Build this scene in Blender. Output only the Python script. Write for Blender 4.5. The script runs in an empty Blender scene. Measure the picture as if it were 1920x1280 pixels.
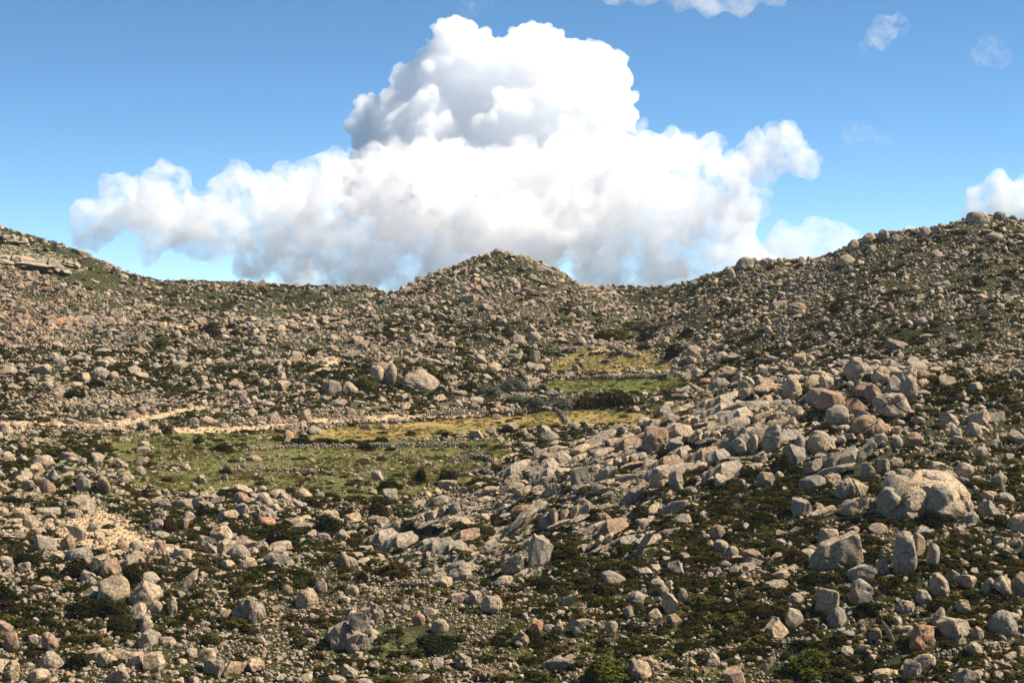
import bpy, math, random
import numpy as np
from mathutils import Vector, noise as mnoise

R = math.radians
# ---------------------------------------------------------------- camera, sky, sun
scene = bpy.context.scene
W0, H0 = 1920.0, 1280.0            # photograph size, used to turn photo pixels into directions
F = 960.0 / math.tan(R(15.0))      # focal length in photo pixels (30 degrees across)
EYE = 560.0                        # photo row of the eye level
PITCH = math.atan((640.0 - EYE) / F)
cam_d = bpy.data.cameras.new('camera')
cam_d.sensor_width = 36.0
cam_d.lens = 18.0 / math.tan(R(15.0))
cam_d.clip_start = 0.5
cam_d.clip_end = 30000.0
cam = bpy.data.objects.new('camera', cam_d)
scene.collection.objects.link(cam)
cam.location = (0, 0, 0)
cam.rotation_euler = (R(90) - PITCH, 0, 0)
scene.camera = cam

SUN_EL, SUN_AZ = 50.0, 83.0        # azimuth clockwise from the viewing direction
world = bpy.data.worlds.new('World')
scene.world = world
world.use_nodes = True
wn = world.node_tree
wn.nodes.clear()
w_out = wn.nodes.new('ShaderNodeOutputWorld')
w_bg = wn.nodes.new('ShaderNodeBackground')
w_sky = wn.nodes.new('ShaderNodeTexSky')
w_sky.sky_type = 'NISHITA'
w_sky.sun_disc = False
w_sky.sun_elevation = R(SUN_EL)
w_sky.sun_rotation = R(SUN_AZ)
w_sky.altitude = 500.0
w_sky.air_density = 0.36
w_sky.dust_density = 0.0
w_sky.ozone_density = 3.5
w_bg.inputs['Strength'].default_value = 0.088
w_hs = wn.nodes.new('ShaderNodeHueSaturation')    # the photograph's vivid colour, over the whole sky alike
w_hs.inputs['Hue'].default_value = 0.487
w_hs.inputs['Saturation'].default_value = 1.08
wn.links.new(w_sky.outputs[0], w_hs.inputs['Color'])
wn.links.new(w_hs.outputs[0], w_bg.inputs['Color'])
wn.links.new(w_bg.outputs[0], w_out.inputs['Surface'])

sun_d = bpy.data.lights.new('sun', 'SUN')
sun_d.energy = 5.0
sun_d.angle = R(0.5)
sun_d.color = (1.0, 0.90, 0.76)
sun = bpy.data.objects.new('sun', sun_d)
scene.collection.objects.link(sun)
sdir = Vector((math.sin(R(SUN_AZ)) * math.cos(R(SUN_EL)), math.cos(R(SUN_AZ)) * math.cos(R(SUN_EL)), math.sin(R(SUN_EL))))
sun.rotation_euler = sdir.to_track_quat('Z', 'Y').to_euler()
sun.location = sdir * 300

scene.view_settings.view_transform = 'Standard'
scene.view_settings.look = 'None'
scene.view_settings.exposure = 1.02
scene.view_settings.gamma = 1.0
scene.view_settings.use_curve_mapping = False
scene.cycles.max_bounces = 104
scene.cycles.diffuse_bounces = 1
scene.cycles.glossy_bounces = 1
scene.cycles.transmission_bounces = 2
scene.cycles.volume_bounces = 100
scene.cycles.transparent_max_bounces = 8

rng = np.random.default_rng(7)
random.seed(7)
COL = scene.collection

# ---------------------------------------------------------------- helpers
def tag(o, label=None, cat=None, group=None, kind=None):
    if label: o['label'] = label
    if cat: o['category'] = cat
    if group: o['group'] = group
    if kind: o['kind'] = kind
    return o

def mesh_np(name, verts, faces, smooth=True):
    """verts (n,3) and faces (m,3) or (m,4) arrays -> mesh"""
    me = bpy.data.meshes.new(name)
    verts = np.asarray(verts, dtype=np.float32)
    faces = np.asarray(faces, dtype=np.int32)
    k = faces.shape[1]
    me.vertices.add(len(verts)); me.vertices.foreach_set('co', verts.ravel())
    me.loops.add(faces.size); me.loops.foreach_set('vertex_index', faces.ravel())
    me.polygons.add(len(faces))
    me.polygons.foreach_set('loop_start', np.arange(0, faces.size, k, dtype=np.int32))
    me.polygons.foreach_set('use_smooth', np.full(len(faces), smooth))
    me.update(calc_edges=True)
    me.validate()
    return me

def obj(name, me, mat=None, parent=None):
    if mat is not None and not me.materials:
        me.materials.append(mat)
    o = bpy.data.objects.new(name, me)
    COL.objects.link(o)
    if parent is not None: o.parent = parent
    return o

_ico = {}
def ico(sub):
    if sub not in _ico:
        import bmesh
        bm = bmesh.new()
        bmesh.ops.create_icosphere(bm, subdivisions=sub, radius=1.0)
        v = np.array([x.co[:] for x in bm.verts]); f = np.array([[q.index for q in p.verts] for p in bm.faces])
        bm.free()
        _ico[sub] = (v, f)
    return _ico[sub]

_tab = np.random.default_rng(3).random((256, 256))
def vnoise(x, y, sc, seed=0):
    """smooth 2D value noise, -1..1, wavelength sc metres"""
    x = np.asarray(x, float) / sc + 37.3 * seed; y = np.asarray(y, float) / sc + 11.9 * seed
    xi = np.floor(x).astype(int); yi = np.floor(y).astype(int)
    fx = x - xi; fy = y - yi
    fx = fx * fx * (3 - 2 * fx); fy = fy * fy * (3 - 2 * fy)
    a = _tab[xi & 255, yi & 255]; b = _tab[(xi + 1) & 255, yi & 255]
    c = _tab[xi & 255, (yi + 1) & 255]; d = _tab[(xi + 1) & 255, (yi + 1) & 255]
    return 2 * ((a * (1 - fx) + b * fx) * (1 - fy) + (c * (1 - fx) + d * fx) * fy) - 1

def pdir(px, py):
    """photo pixel -> direction (x, y=1, z) in the world"""
    cx = (px - 960.0) / F; cz = (640.0 - py) / F
    y = math.cos(PITCH) + cz * math.sin(PITCH)
    z = -math.sin(PITCH) + cz * math.cos(PITCH)
    return cx / y, z / y

def project(x, y, z):
    """world -> photo pixel"""
    yc = y * math.cos(PITCH) - z * math.sin(PITCH)
    zc = y * math.sin(PITCH) + z * math.cos(PITCH)
    return 960.0 + F * x / yc, 640.0 - F * zc / yc

def in_poly(px, py, poly):
    px = np.asarray(px, float); py = np.asarray(py, float)
    r = np.zeros(px.shape, bool)
    n = len(poly)
    for i in range(n):
        x1, y1 = poly[i]; x2, y2 = poly[(i + 1) % n]
        c = ((y1 > py) != (y2 > py)) & (px < (x2 - x1) * (py - y1) / ((y2 - y1) + 1e-9) + x1)
        r ^= c
    return r

def seg_dist(px, py, line):
    px = np.asarray(px, float); py = np.asarray(py, float)
    best = np.full(px.shape, 1e9)
    for (x1, y1), (x2, y2) in zip(line[:-1], line[1:]):
        dx, dy = x2 - x1, y2 - y1
        t = np.clip(((px - x1) * dx + (py - y1) * dy) / (dx * dx + dy * dy), 0, 1)
        best = np.minimum(best, np.hypot(px - x1 - t * dx, (py - y1 - t * dy) * 2.2))
    return best

# ---------------------------------------------------------------- terrain: a height field through surveyed points
# column of the photo -> list of (row, distance in metres along the view axis)
SURVEY = {
 -260: [(1280,190),(1100,214),(1000,238),(900,272),(800,330),(700,388),(640,430),(600,460),(510,505),(405,560)],
 0:    [(1280,190),(1100,215),(1000,240),(900,275),(800,330),(700,390),(645,430),(600,465),(520,512),(470,535),(428,560)],
 110:  [(610,452),(540,510),(458,565)],
 200:  [(1280,190),(1100,215),(1000,240),(900,275),(800,330),(700,390),(622,440),(600,485),(550,530),(498,572)],
 300:  [(612,442),(590,488),(524,590)],
 400:  [(1280,190),(1100,216),(1000,245),(900,283),(800,335),(720,388),(655,432),(610,482),(570,535),(530,600)],
 500:  [(660,436),(531,605)],
 640:  [(1280,190),(1100,218),(1000,250),(900,290),(800,340),(720,388),(690,402),(640,448),(595,515),(572,570),(560,622)],
 720:  [(557,620)],
 790:  [(690,408),(640,440),(590,465),(533,497)],
 860:  [(600,458),(540,483),(498,507)],
 930:  [(1280,190),(1100,216),(1000,243),(920,275),(870,308),(800,346),(770,362),(720,400),(680,428),(600,458),(530,485),(474,508)],
 1000: [(600,460),(540,485),(489,508)],
 1060: [(560,482),(518,508)],
 1150: [(1280,190),(1100,214),(1000,236),(900,264),(838,288),(790,352),(770,362),(720,402),(692,425),(655,440),(640,462),(600,482),(570,520),(540,565)],
 1280: [(1280,190),(1100,212),(1000,232),(900,256),(808,286),(762,350),(700,400),(640,435),(600,460),(565,500),(535,545)],
 1330: [(516,512)],
 1370: [(700,378),(640,405),(560,455),(503,492)],
 1450: [(1280,190),(1100,210),(1000,228),(900,250),(800,275),(742,295),(700,365),(640,392),(562,438),(506,475)],
 1550: [(484,458)],
 1640: [(1280,188),(1100,208),(1000,225),(900,245),(800,268),(705,295),(682,345),(600,376),(520,410),(440,440)],
 1740: [(429,436)],
 1840: [(1280,186),(1100,206),(1000,222),(900,241),(800,263),(705,292),(680,328),(600,360),(500,400),(410,430)],
 1920: [(418,432)],
 2160: [(1280,186),(1100,206),(1000,222),(900,241),(800,263),(705,292),(680,325),(600,360),(500,400),(415,430)],
}
pts = []
SKY_T = []
for c, rows in SURVEY.items():
    for (r, d) in rows:
        ux, uz = pdir(c, r)
        pts.append((ux * d, d, uz * d))
    r, d = rows[-1]
    if r < 560:
        ux, uz = pdir(c, r)
        SKY_T.append((c, r))
        for dd, dz in ((45, -5.0), (130, -24.0), (330, -60)):
            if c in (860, 930, 1000, 790, 1060):      # the cone drops into the saddle behind it
                dz = {45: -7.0, 130: -20.0, 330: -55.0}[dd]
            if dd == 45 and c in (790, 1060): continue
            pts.append((ux * (d + dd), d + dd, uz * d + dz))
for x in (-140, -70, 0, 70, 140):                     # the viewer's own slope, below the frame
    pts += [(x, -40, 6.0), (x, 0, -1.9), (x, 60, -17.0), (x, 125, -35.5)]
pts = np.array(pts)
TS = 100.0
def tps_fit(p):
    X = p[:, :2] / TS
    d2 = ((X[:, None] - X[None]) ** 2).sum(-1)
    K = 0.5 * d2 * np.log(d2 + 1e-12)
    n = len(p)
    A = np.zeros((n + 3, n + 3))
    A[:n, :n] = K + 2e-4 * np.eye(n)
    A[:n, n] = 1; A[:n, n + 1:] = X
    A[n:, :n] = A[:n, n:].T
    b = np.zeros(n + 3); b[:n] = p[:, 2]
    return X, np.linalg.solve(A, b)
TX, TC = tps_fit(pts)
MASS = [(1290,780),(1420,742),(1560,716),(1720,692),(1735,790),(1660,850),(1500,885),(1400,905),(1285,935)]
BARE = [(-80,440),(60,448),(150,475),(190,520),(100,520),(-80,505)]
OUTCROP = [(690,1010),(760,960),(880,900),(960,862),(1080,822),(1200,795),(1290,775),(1420,745),(1500,790),(1480,850),(1400,900),(1290,950),
           (1240,1040),(1100,1080),(960,1100),(840,1100),(760,1060)]
FIELD_Y = [(575,826),(600,805),(700,797),(800,790),(900,783),(1005,776),(1060,766),(1110,767),(1180,772),(1262,786),(1200,797),(1060,798),(965,806),(860,812),(760,822)]
FIELD_G = [(1003,728),(1010,714),(1130,711),(1255,707),(1300,716),(1255,733),(1150,736),(1060,731)]
FLAT = [(200,828),(330,812),(560,812),(700,828),(930,826),(970,850),(900,900),(760,935),(620,930),(470,912),(330,925),(240,905)]
KNOLL = [(1010,704),(1040,682),(1090,655),(1140,648),(1230,664),(1265,690),(1200,705),(1080,710)]
SAND = [(140,965),(185,955),(235,965),(252,985),(262,1005),(330,1022),(385,1038),(300,1048),(215,1040),(150,1026),(100,1012)]
SCREE = [(-80,490),(40,500),(110,530),(165,575),(150,620),(60,645),(-80,655)]
TRACKS = [([(-60,793),(90,795),(190,799),(290,780),(350,768),(395,760)], 7.0),
          ([(190,799),(330,806),(430,806),(520,797),(570,790),(640,789),(720,783),(800,780),(905,777)], 6.5),
          ([(590,672),(625,676),(612,692),(585,700)], 8.0),
          ([(380,1042),(360,1036),(300,1037)], 6.0)]
def z_base(x, y):
    x = np.atleast_1d(np.asarray(x, float)); y = np.atleast_1d(np.asarray(y, float))
    out = np.empty(x.shape)
    for i in range(0, len(x), 20000):
        Q = np.stack([x[i:i + 20000], y[i:i + 20000]], -1) / TS
        d2 = ((Q[:, None] - TX[None]) ** 2).sum(-1)
        out[i:i + 20000] = (0.5 * d2 * np.log(d2 + 1e-12)) @ TC[:-3] + TC[-3] + Q @ TC[-2:]
    return out
def height(x, y):
    x = np.atleast_1d(np.asarray(x, float)); y = np.atleast_1d(np.asarray(y, float))
    z = z_base(x, y)
    px, py = project(x, np.maximum(y, 1), z)
    calm = in_poly(px, py, FIELD_Y) | in_poly(px, py, FIELD_G) | in_poly(px, py, FLAT)
    k = np.where(calm, 0.15, 1.0) * np.clip((y - 150) / 30, 0.2, 1)
    n = 1.0 * vnoise(x, y, 17, 1) + 0.45 * vnoise(x, y, 7, 2) + 0.2 * vnoise(x, y, 3.1, 3)
    ledge = (in_poly(px, py, OUTCROP) | in_poly(px, py, MASS)) & (y < 330)
    a = vnoise(x * .5 + y * .86, (y * .5 - x * .86) * .28, 3.0, 14)       # long ribs running up to the right
    return z + 0.75 * k * n + np.where(ledge, 0.9 * (1 - 2 * np.abs(a)) , 0)
T_RAY = np.concatenate([np.arange(150, 360, 0.4), np.arange(360, 700, 0.8)])
def hit(px, py):
    ux, uz = pdir(px, py)
    g = height(ux * T_RAY, T_RAY)
    below = uz * T_RAY < g
    if not below.any(): return None
    i = int(np.argmax(below))
    t = T_RAY[i]
    return np.array([ux * t, t, g[i]])

# ---------------------------------------------------------------- materials
def nodes_of(m):
    m.use_nodes = True
    nt = m.node_tree
    nt.nodes.clear()
    return nt, nt.nodes.new('ShaderNodeOutputMaterial')
def N(nt, t, **kw):
    n = nt.nodes.new(t)
    for k, v in kw.items():
        if k in n.inputs: n.inputs[k].default_value = v
        else: setattr(n, k, v)
    return n
def ramp(nt, src, stops):
    r = nt.nodes.new('ShaderNodeValToRGB')
    e = r.color_ramp.elements
    while len(e) < len(stops): e.new(0.5)
    for i, (p, c) in enumerate(stops):
        e[i].position = p; e[i].color = (*c, 1)
    nt.links.new(src, r.inputs[0])
    return r.outputs[0]
def mix(nt, fac, a, b, mode='MIX'):
    m = nt.nodes.new('ShaderNodeMix'); m.data_type = 'RGBA'; m.blend_type = mode
    for sock, v in ((m.inputs[0], fac), (m.inputs[6], a), (m.inputs[7], b)):
        if isinstance(v, (int, float)): sock.default_value = v
        elif isinstance(v, tuple): sock.default_value = (*v, 1)
        else: nt.links.new(v, sock)
    return m.outputs[2]

def rock_material(name, warm, grey, lichen, lich_amt):
    m = bpy.data.materials.new(name)
    nt, out = nodes_of(m)
    geo = N(nt, 'ShaderNodeNewGeometry'); oi = N(nt, 'ShaderNodeObjectInfo')
    pos = geo.outputs['Position']
    n1 = N(nt, 'ShaderNodeTexNoise', Scale=0.55, Detail=4.0, Roughness=0.6); nt.links.new(pos, n1.inputs['Vector'])
    n2 = N(nt, 'ShaderNodeTexNoise', Scale=3.2, Detail=5.0, Roughness=0.7); nt.links.new(pos, n2.inputs['Vector'])
    n3 = N(nt, 'ShaderNodeTexNoise', Scale=11.0, Detail=3.0, Roughness=0.7); nt.links.new(pos, n3.inputs['Vector'])
    add = N(nt, 'ShaderNodeMath', operation='MULTIPLY_ADD'); nt.links.new(oi.outputs['Random'], add.inputs[0])
    add.inputs[1].default_value = 0.5; nt.links.new(n1.outputs[0], add.inputs[2])
    sub = N(nt, 'ShaderNodeMath', operation='SUBTRACT'); nt.links.new(add.outputs[0], sub.inputs[0]); sub.inputs[1].default_value = 0.25
    base = ramp(nt, sub.outputs[0], [(0.25, grey), (0.48, tuple(0.5 * (a + b) for a, b in zip(warm, grey))), (0.75, warm)])
    lich = ramp(nt, n2.outputs[0], [(0.5 - lich_amt, (1, 1, 1)), (0.56 - lich_amt * 0.5, (0, 0, 0))])
    lich_f = N(nt, 'ShaderNodeMath', operation='MULTIPLY'); nt.links.new(lich, lich_f.inputs[0]); lich_f.inputs[1].default_value = 0.62
    c = mix(nt, lich_f.outputs[0], base, lichen)
    grain = ramp(nt, n3.outputs[0], [(0.3, (0.78, 0.78, 0.78)), (0.68, (1.12, 1.12, 1.12))])
    c = mix(nt, 1.0, c, grain, 'MULTIPLY')
    b = N(nt, 'ShaderNodeBsdfPrincipled', Roughness=0.92)
    b.inputs['Specular IOR Level'].default_value = 0.2
    nt.links.new(c, b.inputs['Base Color'])
    vor = N(nt, 'ShaderNodeTexVoronoi', feature='DISTANCE_TO_EDGE', Scale=0.5); 
    warp = N(nt, 'ShaderNodeVectorMath', operation='MULTIPLY_ADD'); nt.links.new(n2.outputs[1], warp.inputs[0]); warp.inputs[1].default_value = (0.9, 0.9, 0.9); nt.links.new(pos, warp.inputs[2])
    nt.links.new(warp.outputs[0], vor.inputs['Vector'])
    crack = ramp(nt, vor.outputs['Distance'], [(0.0, (0, 0, 0)), (0.06, (1, 1, 1))])
    bm1 = N(nt, 'ShaderNodeBump', Strength=0.55, Distance=0.25); nt.links.new(crack, bm1.inputs['Height'])
    bm2 = N(nt, 'ShaderNodeBump', Strength=0.9, Distance=0.22); nt.links.new(n2.outputs[0], bm2.inputs['Height']); nt.links.new(bm1.outputs[0], bm2.inputs['Normal'])
    nt.links.new(bm2.outputs[0], b.inputs['Normal'])
    nt.links.new(b.outputs[0], out.inputs['Surface'])
    return m
M_TAN = rock_material('tan_granite', (0.53, 0.385, 0.235), (0.37, 0.29, 0.20), (0.10, 0.088, 0.07), 0.06)
M_GREY = rock_material('grey_granite', (0.42, 0.33, 0.23), (0.30, 0.25, 0.185), (0.085, 0.08, 0.068), 0.09)
M_PINK = rock_material('pink_granite', (0.42, 0.265, 0.16), (0.34, 0.24, 0.16), (0.13, 0.095, 0.07), 0.03)
M_ORANGE = rock_material('orange_granite', (0.62, 0.30, 0.13), (0.50, 0.29, 0.16), (0.12, 0.085, 0.06), 0.02)
ROCKM = {'t': M_TAN, 'g': M_GREY, 'p': M_PINK, 'o': M_ORANGE}

def leaf_material(name, c1, c2, c3):
    m = bpy.data.materials.new(name)
    nt, out = nodes_of(m)
    geo = N(nt, 'ShaderNodeNewGeometry'); oi = N(nt, 'ShaderNodeObjectInfo')
    n1 = N(nt, 'ShaderNodeTexNoise', Scale=1.6, Detail=3.0); nt.links.new(geo.outputs['Position'], n1.inputs['Vector'])
    add = N(nt, 'ShaderNodeMath', operation='MULTIPLY_ADD'); nt.links.new(oi.outputs['Random'], add.inputs[0]); add.inputs[1].default_value = 0.5; nt.links.new(n1.outputs[0], add.inputs[2])
    c = ramp(nt, add.outputs[0], [(0.42, c1), (0.72, c2), (1.0, c3)])
    d = N(nt, 'ShaderNodeBsdfDiffuse'); t = N(nt, 'ShaderNodeBsdfTranslucent'); mx = N(nt, 'ShaderNodeMixShader')
    mx.inputs[0].default_value = 0.25
    nt.links.new(c, d.inputs[0]); nt.links.new(c, t.inputs[0])
    nt.links.new(d.outputs[0], mx.inputs[1]); nt.links.new(t.outputs[0], mx.inputs[2])
    nt.links.new(mx.outputs[0], out.inputs['Surface'])
    return m
M_SCRUB = leaf_material('scrub_leaves', (0.018, 0.022, 0.005), (0.038, 0.040, 0.009), (0.066, 0.054, 0.015))
M_DARK = leaf_material('dark_leaves', (0.010, 0.014, 0.005), (0.019, 0.023, 0.007), (0.030, 0.028, 0.009))
M_OLIVE = leaf_material('olive_leaves', (0.065, 0.068, 0.016), (0.09, 0.082, 0.02), (0.11, 0.09, 0.024))
M_BRIGHT = leaf_material('bright_leaves', (0.060, 0.070, 0.012), (0.085, 0.092, 0.017), (0.12, 0.115, 0.024))
M_SILVER = leaf_material('silver_leaves', (0.07, 0.078, 0.052), (0.10, 0.11, 0.078), (0.14, 0.148, 0.11))
M_BROWN = leaf_material('brown_leaves', (0.034, 0.024, 0.009), (0.048, 0.033, 0.012), (0.064, 0.042, 0.016))
M_GRASS = leaf_material('grass_blades', (0.070, 0.072, 0.016), (0.115, 0.105, 0.026), (0.17, 0.14, 0.04))
M_BARK = bpy.data.materials.new('bark')
nt, out = nodes_of(M_BARK)
b = N(nt, 'ShaderNodeBsdfDiffuse'); 
nb = N(nt, 'ShaderNodeTexNoise', Scale=6.0, Detail=4.0)
nt.links.new(ramp(nt, nb.outputs[0], [(0.3, (0.05, 0.04, 0.03)), (0.7, (0.14, 0.11, 0.085))]), b.inputs[0]); nt.links.new(b.outputs[0], out.inputs['Surface'])

M_GROUND = bpy.data.materials.new('hillside_soil')
nt, out = nodes_of(M_GROUND)
geo = N(nt, 'ShaderNodeNewGeometry'); pos = geo.outputs['Position']
def attr(nm):
    a = N(nt, 'ShaderNodeAttribute'); a.attribute_name = nm; return a.outputs['Fac']
na = N(nt, 'ShaderNodeTexNoise', Scale=0.09, Detail=6.0, Roughness=0.62); nt.links.new(pos, na.inputs['Vector'])
nb = N(nt, 'ShaderNodeTexNoise', Scale=0.7, Detail=5.0, Roughness=0.7); nt.links.new(pos, nb.inputs['Vector'])
nc = N(nt, 'ShaderNodeTexNoise', Scale=4.5, Detail=3.0, Roughness=0.7); nt.links.new(pos, nc.inputs['Vector'])
base = ramp(nt, na.outputs[0], [(0.34, (0.018, 0.021, 0.007)), (0.5, (0.036, 0.040, 0.013)), (0.66, (0.056, 0.053, 0.020))])
base = mix(nt, 1.0, base, ramp(nt, nb.outputs[0], [(0.3, (0.55, 0.6, 0.55)), (0.7, (1.35, 1.3, 1.25))]), 'MULTIPLY')
def blend(col, mask, target, lo, hi, fine=0.0):
    """noise-broken mask of a real patch of ground"""
    m = N(nt, 'ShaderNodeMath', operation='MULTIPLY_ADD'); nt.links.new(nb.outputs[0], m.inputs[0]); m.inputs[1].default_value = 0.9; nt.links.new(mask, m.inputs[2])
    if fine:
        m2 = N(nt, 'ShaderNodeMath', operation='MULTIPLY_ADD'); nt.links.new(nc.outputs[0], m2.inputs[0]); m2.inputs[1].default_value = fine; nt.links.new(m.outputs[0], m2.inputs[2])
        m = N(nt, 'ShaderNodeMath', operation='SUBTRACT'); nt.links.new(m2.outputs[0], m.inputs[0]); m.inputs[1].default_value = fine * .5
    return mix(nt, ramp(nt, m.outputs[0], [(lo, (0, 0, 0)), (hi, (1, 1, 1))]), col, target)
grass_c = ramp(nt, nb.outputs[0], [(0.3, (0.065, 0.075, 0.019)), (0.52, (0.115, 0.118, 0.034)), (0.72, (0.19, 0.165, 0.06))])
green_c = ramp(nt, nb.outputs[0], [(0.3, (0.085, 0.105, 0.022)), (0.7, (0.15, 0.16, 0.04))])
yel_c = ramp(nt, na.outputs[0], [(0.40, (0.17, 0.155, 0.042)), (0.5, (0.27, 0.20, 0.065)), (0.60, (0.36, 0.235, 0.09))])
rock_c = ramp(nt, nc.outputs[0], [(0.3, (0.22, 0.18, 0.14)), (0.6, (0.42, 0.335, 0.24))])
sand_c = ramp(nt, nc.outputs[0], [(0.25, (0.32, 0.21, 0.115)), (0.45, (0.50, 0.345, 0.195)), (0.65, (0.62, 0.45, 0.275))])
c = blend(base, attr('grass'), grass_c, 0.72, 0.95)
c = blend(c, attr('green'), green_c, 0.8, 0.95)
c = blend(c, attr('yellow'), yel_c, 0.8, 0.98)
c = blend(c, attr('sand'), sand_c, 0.98, 1.12, 0.55)
c = blend(c, attr('rock'), rock_c, 0.95, 1.05, 0.6)
c = mix(nt, 1.0, c, ramp(nt, nc.outputs[0], [(0.28, (0.7, 0.7, 0.7)), (0.7, (1.25, 1.25, 1.25))]), 'MULTIPLY')
b = N(nt, 'ShaderNodeBsdfPrincipled', Roughness=0.95); b.inputs['Specular IOR Level'].default_value = 0.1
nt.links.new(c, b.inputs['Base Color'])
bp = N(nt, 'ShaderNodeBump', Strength=1.0, Distance=0.25); nt.links.new(nc.outputs[0], bp.inputs['Height'])
nt.links.new(bp.outputs[0], b.inputs['Normal']); nt.links.new(b.outputs[0], out.inputs['Surface'])

# ---------------------------------------------------------------- ground sheet
def poly_soft(px, py, poly, soft):
    """1 inside, fading over soft pixels outside"""
    ins = in_poly(px, py, poly)
    d = seg_dist(px, py, poly + [poly[0]])
    return np.where(ins, np.clip(0.55 + d / soft * 0.45, 0, 1), np.clip(0.55 - d / soft * 0.55, 0, 1))
def zone_masks(px, py):
    sand = poly_soft(px, py, SAND, 22)
    for line, w in TRACKS:
        sand = np.maximum(sand, np.clip(1.12 - seg_dist(px, py, line) / (w * 3.2), 0, 1))
    sand = np.maximum(sand, 0.62 * poly_soft(px, py, [(-60,925),(60,935),(140,955),(130,1010),(60,1030),(-60,1020)], 50))
    sand = np.maximum(sand, 0.70 * poly_soft(px, py, [(1095,668),(1120,648),(1145,650),(1150,668)], 14))
    yel = poly_soft(px, py, FIELD_Y, 10)
    yel = np.maximum(yel, 0.85 * poly_soft(px, py, KNOLL, 16))
    green = poly_soft(px, py, FIELD_G, 8)
    grass = poly_soft(px, py, FLAT, 40)
    grass = np.maximum(grass, 0.62 * poly_soft(px, py, [(0,810),(260,805),(420,850),(300,950),(0,940)], 40))
    grass = np.maximum(grass, 0.7 * poly_soft(px, py, [(680,735),(830,735),(1000,770),(800,785),(650,790)], 25))
    grass = np.maximum(grass, 0.5 * poly_soft(px, py, [(1180,715),(1320,700),(1400,745),(1260,790),(1190,765)], 25))
    grass = np.maximum(grass, 0.35 * poly_soft(px, py, [(560,1180),(1450,1160),(1450,1290),(560,1290)], 60))
    rock = np.maximum(0.50 * poly_soft(px, py, OUTCROP, 30), 0.40 * poly_soft(px, py, MASS, 30))
    rock = np.maximum(rock, 0.48 * poly_soft(px, py, BARE, 30))
    return sand, yel, green, grass, rock
ys = np.concatenate([np.arange(-40, 170, 6.0), np.arange(170, 330, 0.6), np.arange(330, 460, 0.9), np.arange(460, 660, 1.5), np.arange(660, 1000, 20.0), np.arange(1000, 2200, 120.0)])
us = np.linspace(-0.40, 0.40, 460)
U, Y = np.meshgrid(us, ys)
X = U * (np.maximum(Y, 0) + 70)
xf, yf = X.ravel(), Y.ravel()
zf = height(xf, yf)
far = yf > 800
zf[far] = np.minimum(zf[far], -50 - (yf[far] - 800) * 0.02)
nr, nc_ = len(ys), len(us)
idx = np.arange(nr * nc_).reshape(nr, nc_)
quads = np.stack([idx[:-1, :-1], idx[:-1, 1:], idx[1:, 1:], idx[1:, :-1]], -1).reshape(-1, 4)
gm = mesh_np('ground', np.stack([xf, yf, zf], -1), quads)
gpx, gpy = project(xf, np.maximum(yf, 1), zf)
for nm, v in zip(('sand', 'yellow', 'green', 'grass', 'rock'), zone_masks(gpx, gpy)):
    v = np.where((yf < 150) | (yf > 640), 0, v)
    a = gm.attributes.new(nm, 'FLOAT', 'POINT'); a.data.foreach_set('value', v.astype(np.float32))
tag(obj('ground', gm, M_GROUND), kind='structure')

# ---------------------------------------------------------------- rock shapes
def rock_verts(seed, sub, kind, tilt=0.0, yaw=None, soft=0.0):
    """unit rock, returned filling the box -0.5..0.5; kinds: round, block, slab, egg, dome, tri, long"""
    g = np.random.default_rng(seed)
    v, f = ico(sub)
    v = v.copy()
    st = {'round': (1.15, 1, .85), 'block': (1.2, 1, 0.9), 'slab': (1.5, 1.1, .6), 'egg': (.75, .7, 1.2), 'dome': (1.4, 1.1, 0.8), 'tri': (1.2, .9, 1.0), 'long': (2.4, .8, .6)}[kind]
    npl = {'round': 11, 'block': 15, 'slab': 13, 'egg': 11, 'dome': 10, 'tri': 12, 'long': 15}[kind]
    lo, hi = {'round': (.66, .92), 'block': (.5, .76), 'slab': (.55, .82), 'egg': (.64, .9), 'dome': (.7, .95), 'tri': (.5, .75), 'long': (.52, .84)}[kind]
    lo, hi = lo + soft, hi + soft * .6
    # lumps
    for k in range(5):
        w = g.normal(size=3) * g.uniform(1.0, 2.4)
        v *= (1 + 0.055 * np.sin(v @ w + g.uniform(0, 6.28)))[:, None]
    for k in range(npl):
        n = g.normal(size=3)
        if kind in ('block', 'slab') and k < 6:
            n = np.eye(3)[k % 3] * (1 if k < 3 else -1) + g.normal(size=3) * 0.16
        if kind == 'tri' and k < 3:
            n = np.array([(-1, -.4, .75), (1, -.2, .8), (0, -1, .35)][k]) + g.normal(size=3) * 0.15
        n /= np.linalg.norm(n)
        d = g.uniform(lo, hi)
        if kind == 'tri' and k < 3: d = 0.38
        s = v @ n - d
        v -= np.where(s > 0, s, 0)[:, None] * n * g.uniform(.9, 1.0)
    if kind in ('dome', 'slab', 'long', 'round', 'block'):
        cut = {'dome': -.12, 'slab': -.15, 'long': -.25, 'round': -.4, 'block': -.4}[kind]
        lowm = v[:, 2] < cut
        v[lowm, 2] = cut + (v[lowm, 2] - cut) * .3
    v = v * np.array(st)
    # finer relief
    for k in range(7):
        w = g.normal(size=3) * g.uniform(3.5, 9.0)
        v += (0.016 * np.sin(v @ w + g.uniform(0, 6.28)))[:, None] * v
    a = g.uniform(0, 6.28) if yaw is None else yaw
    if kind in ('long', 'tri') and yaw is None: a = g.uniform(-.35, .35)
    ca, sa = math.cos(a), math.sin(a)
    v = v @ np.array([[ca, sa, 0], [-sa, ca, 0], [0, 0, 1]])
    t = -R(tilt); ct, stt = math.cos(t), math.sin(t)      # + tilt lifts the right end
    v = v @ np.array([[ct, 0, -stt], [0, 1, 0], [stt, 0, ct]])
    mn, mx = v.min(0), v.max(0)
    v = (v - (mn + mx) / 2) / (mx - mn)
    return v, f

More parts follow.
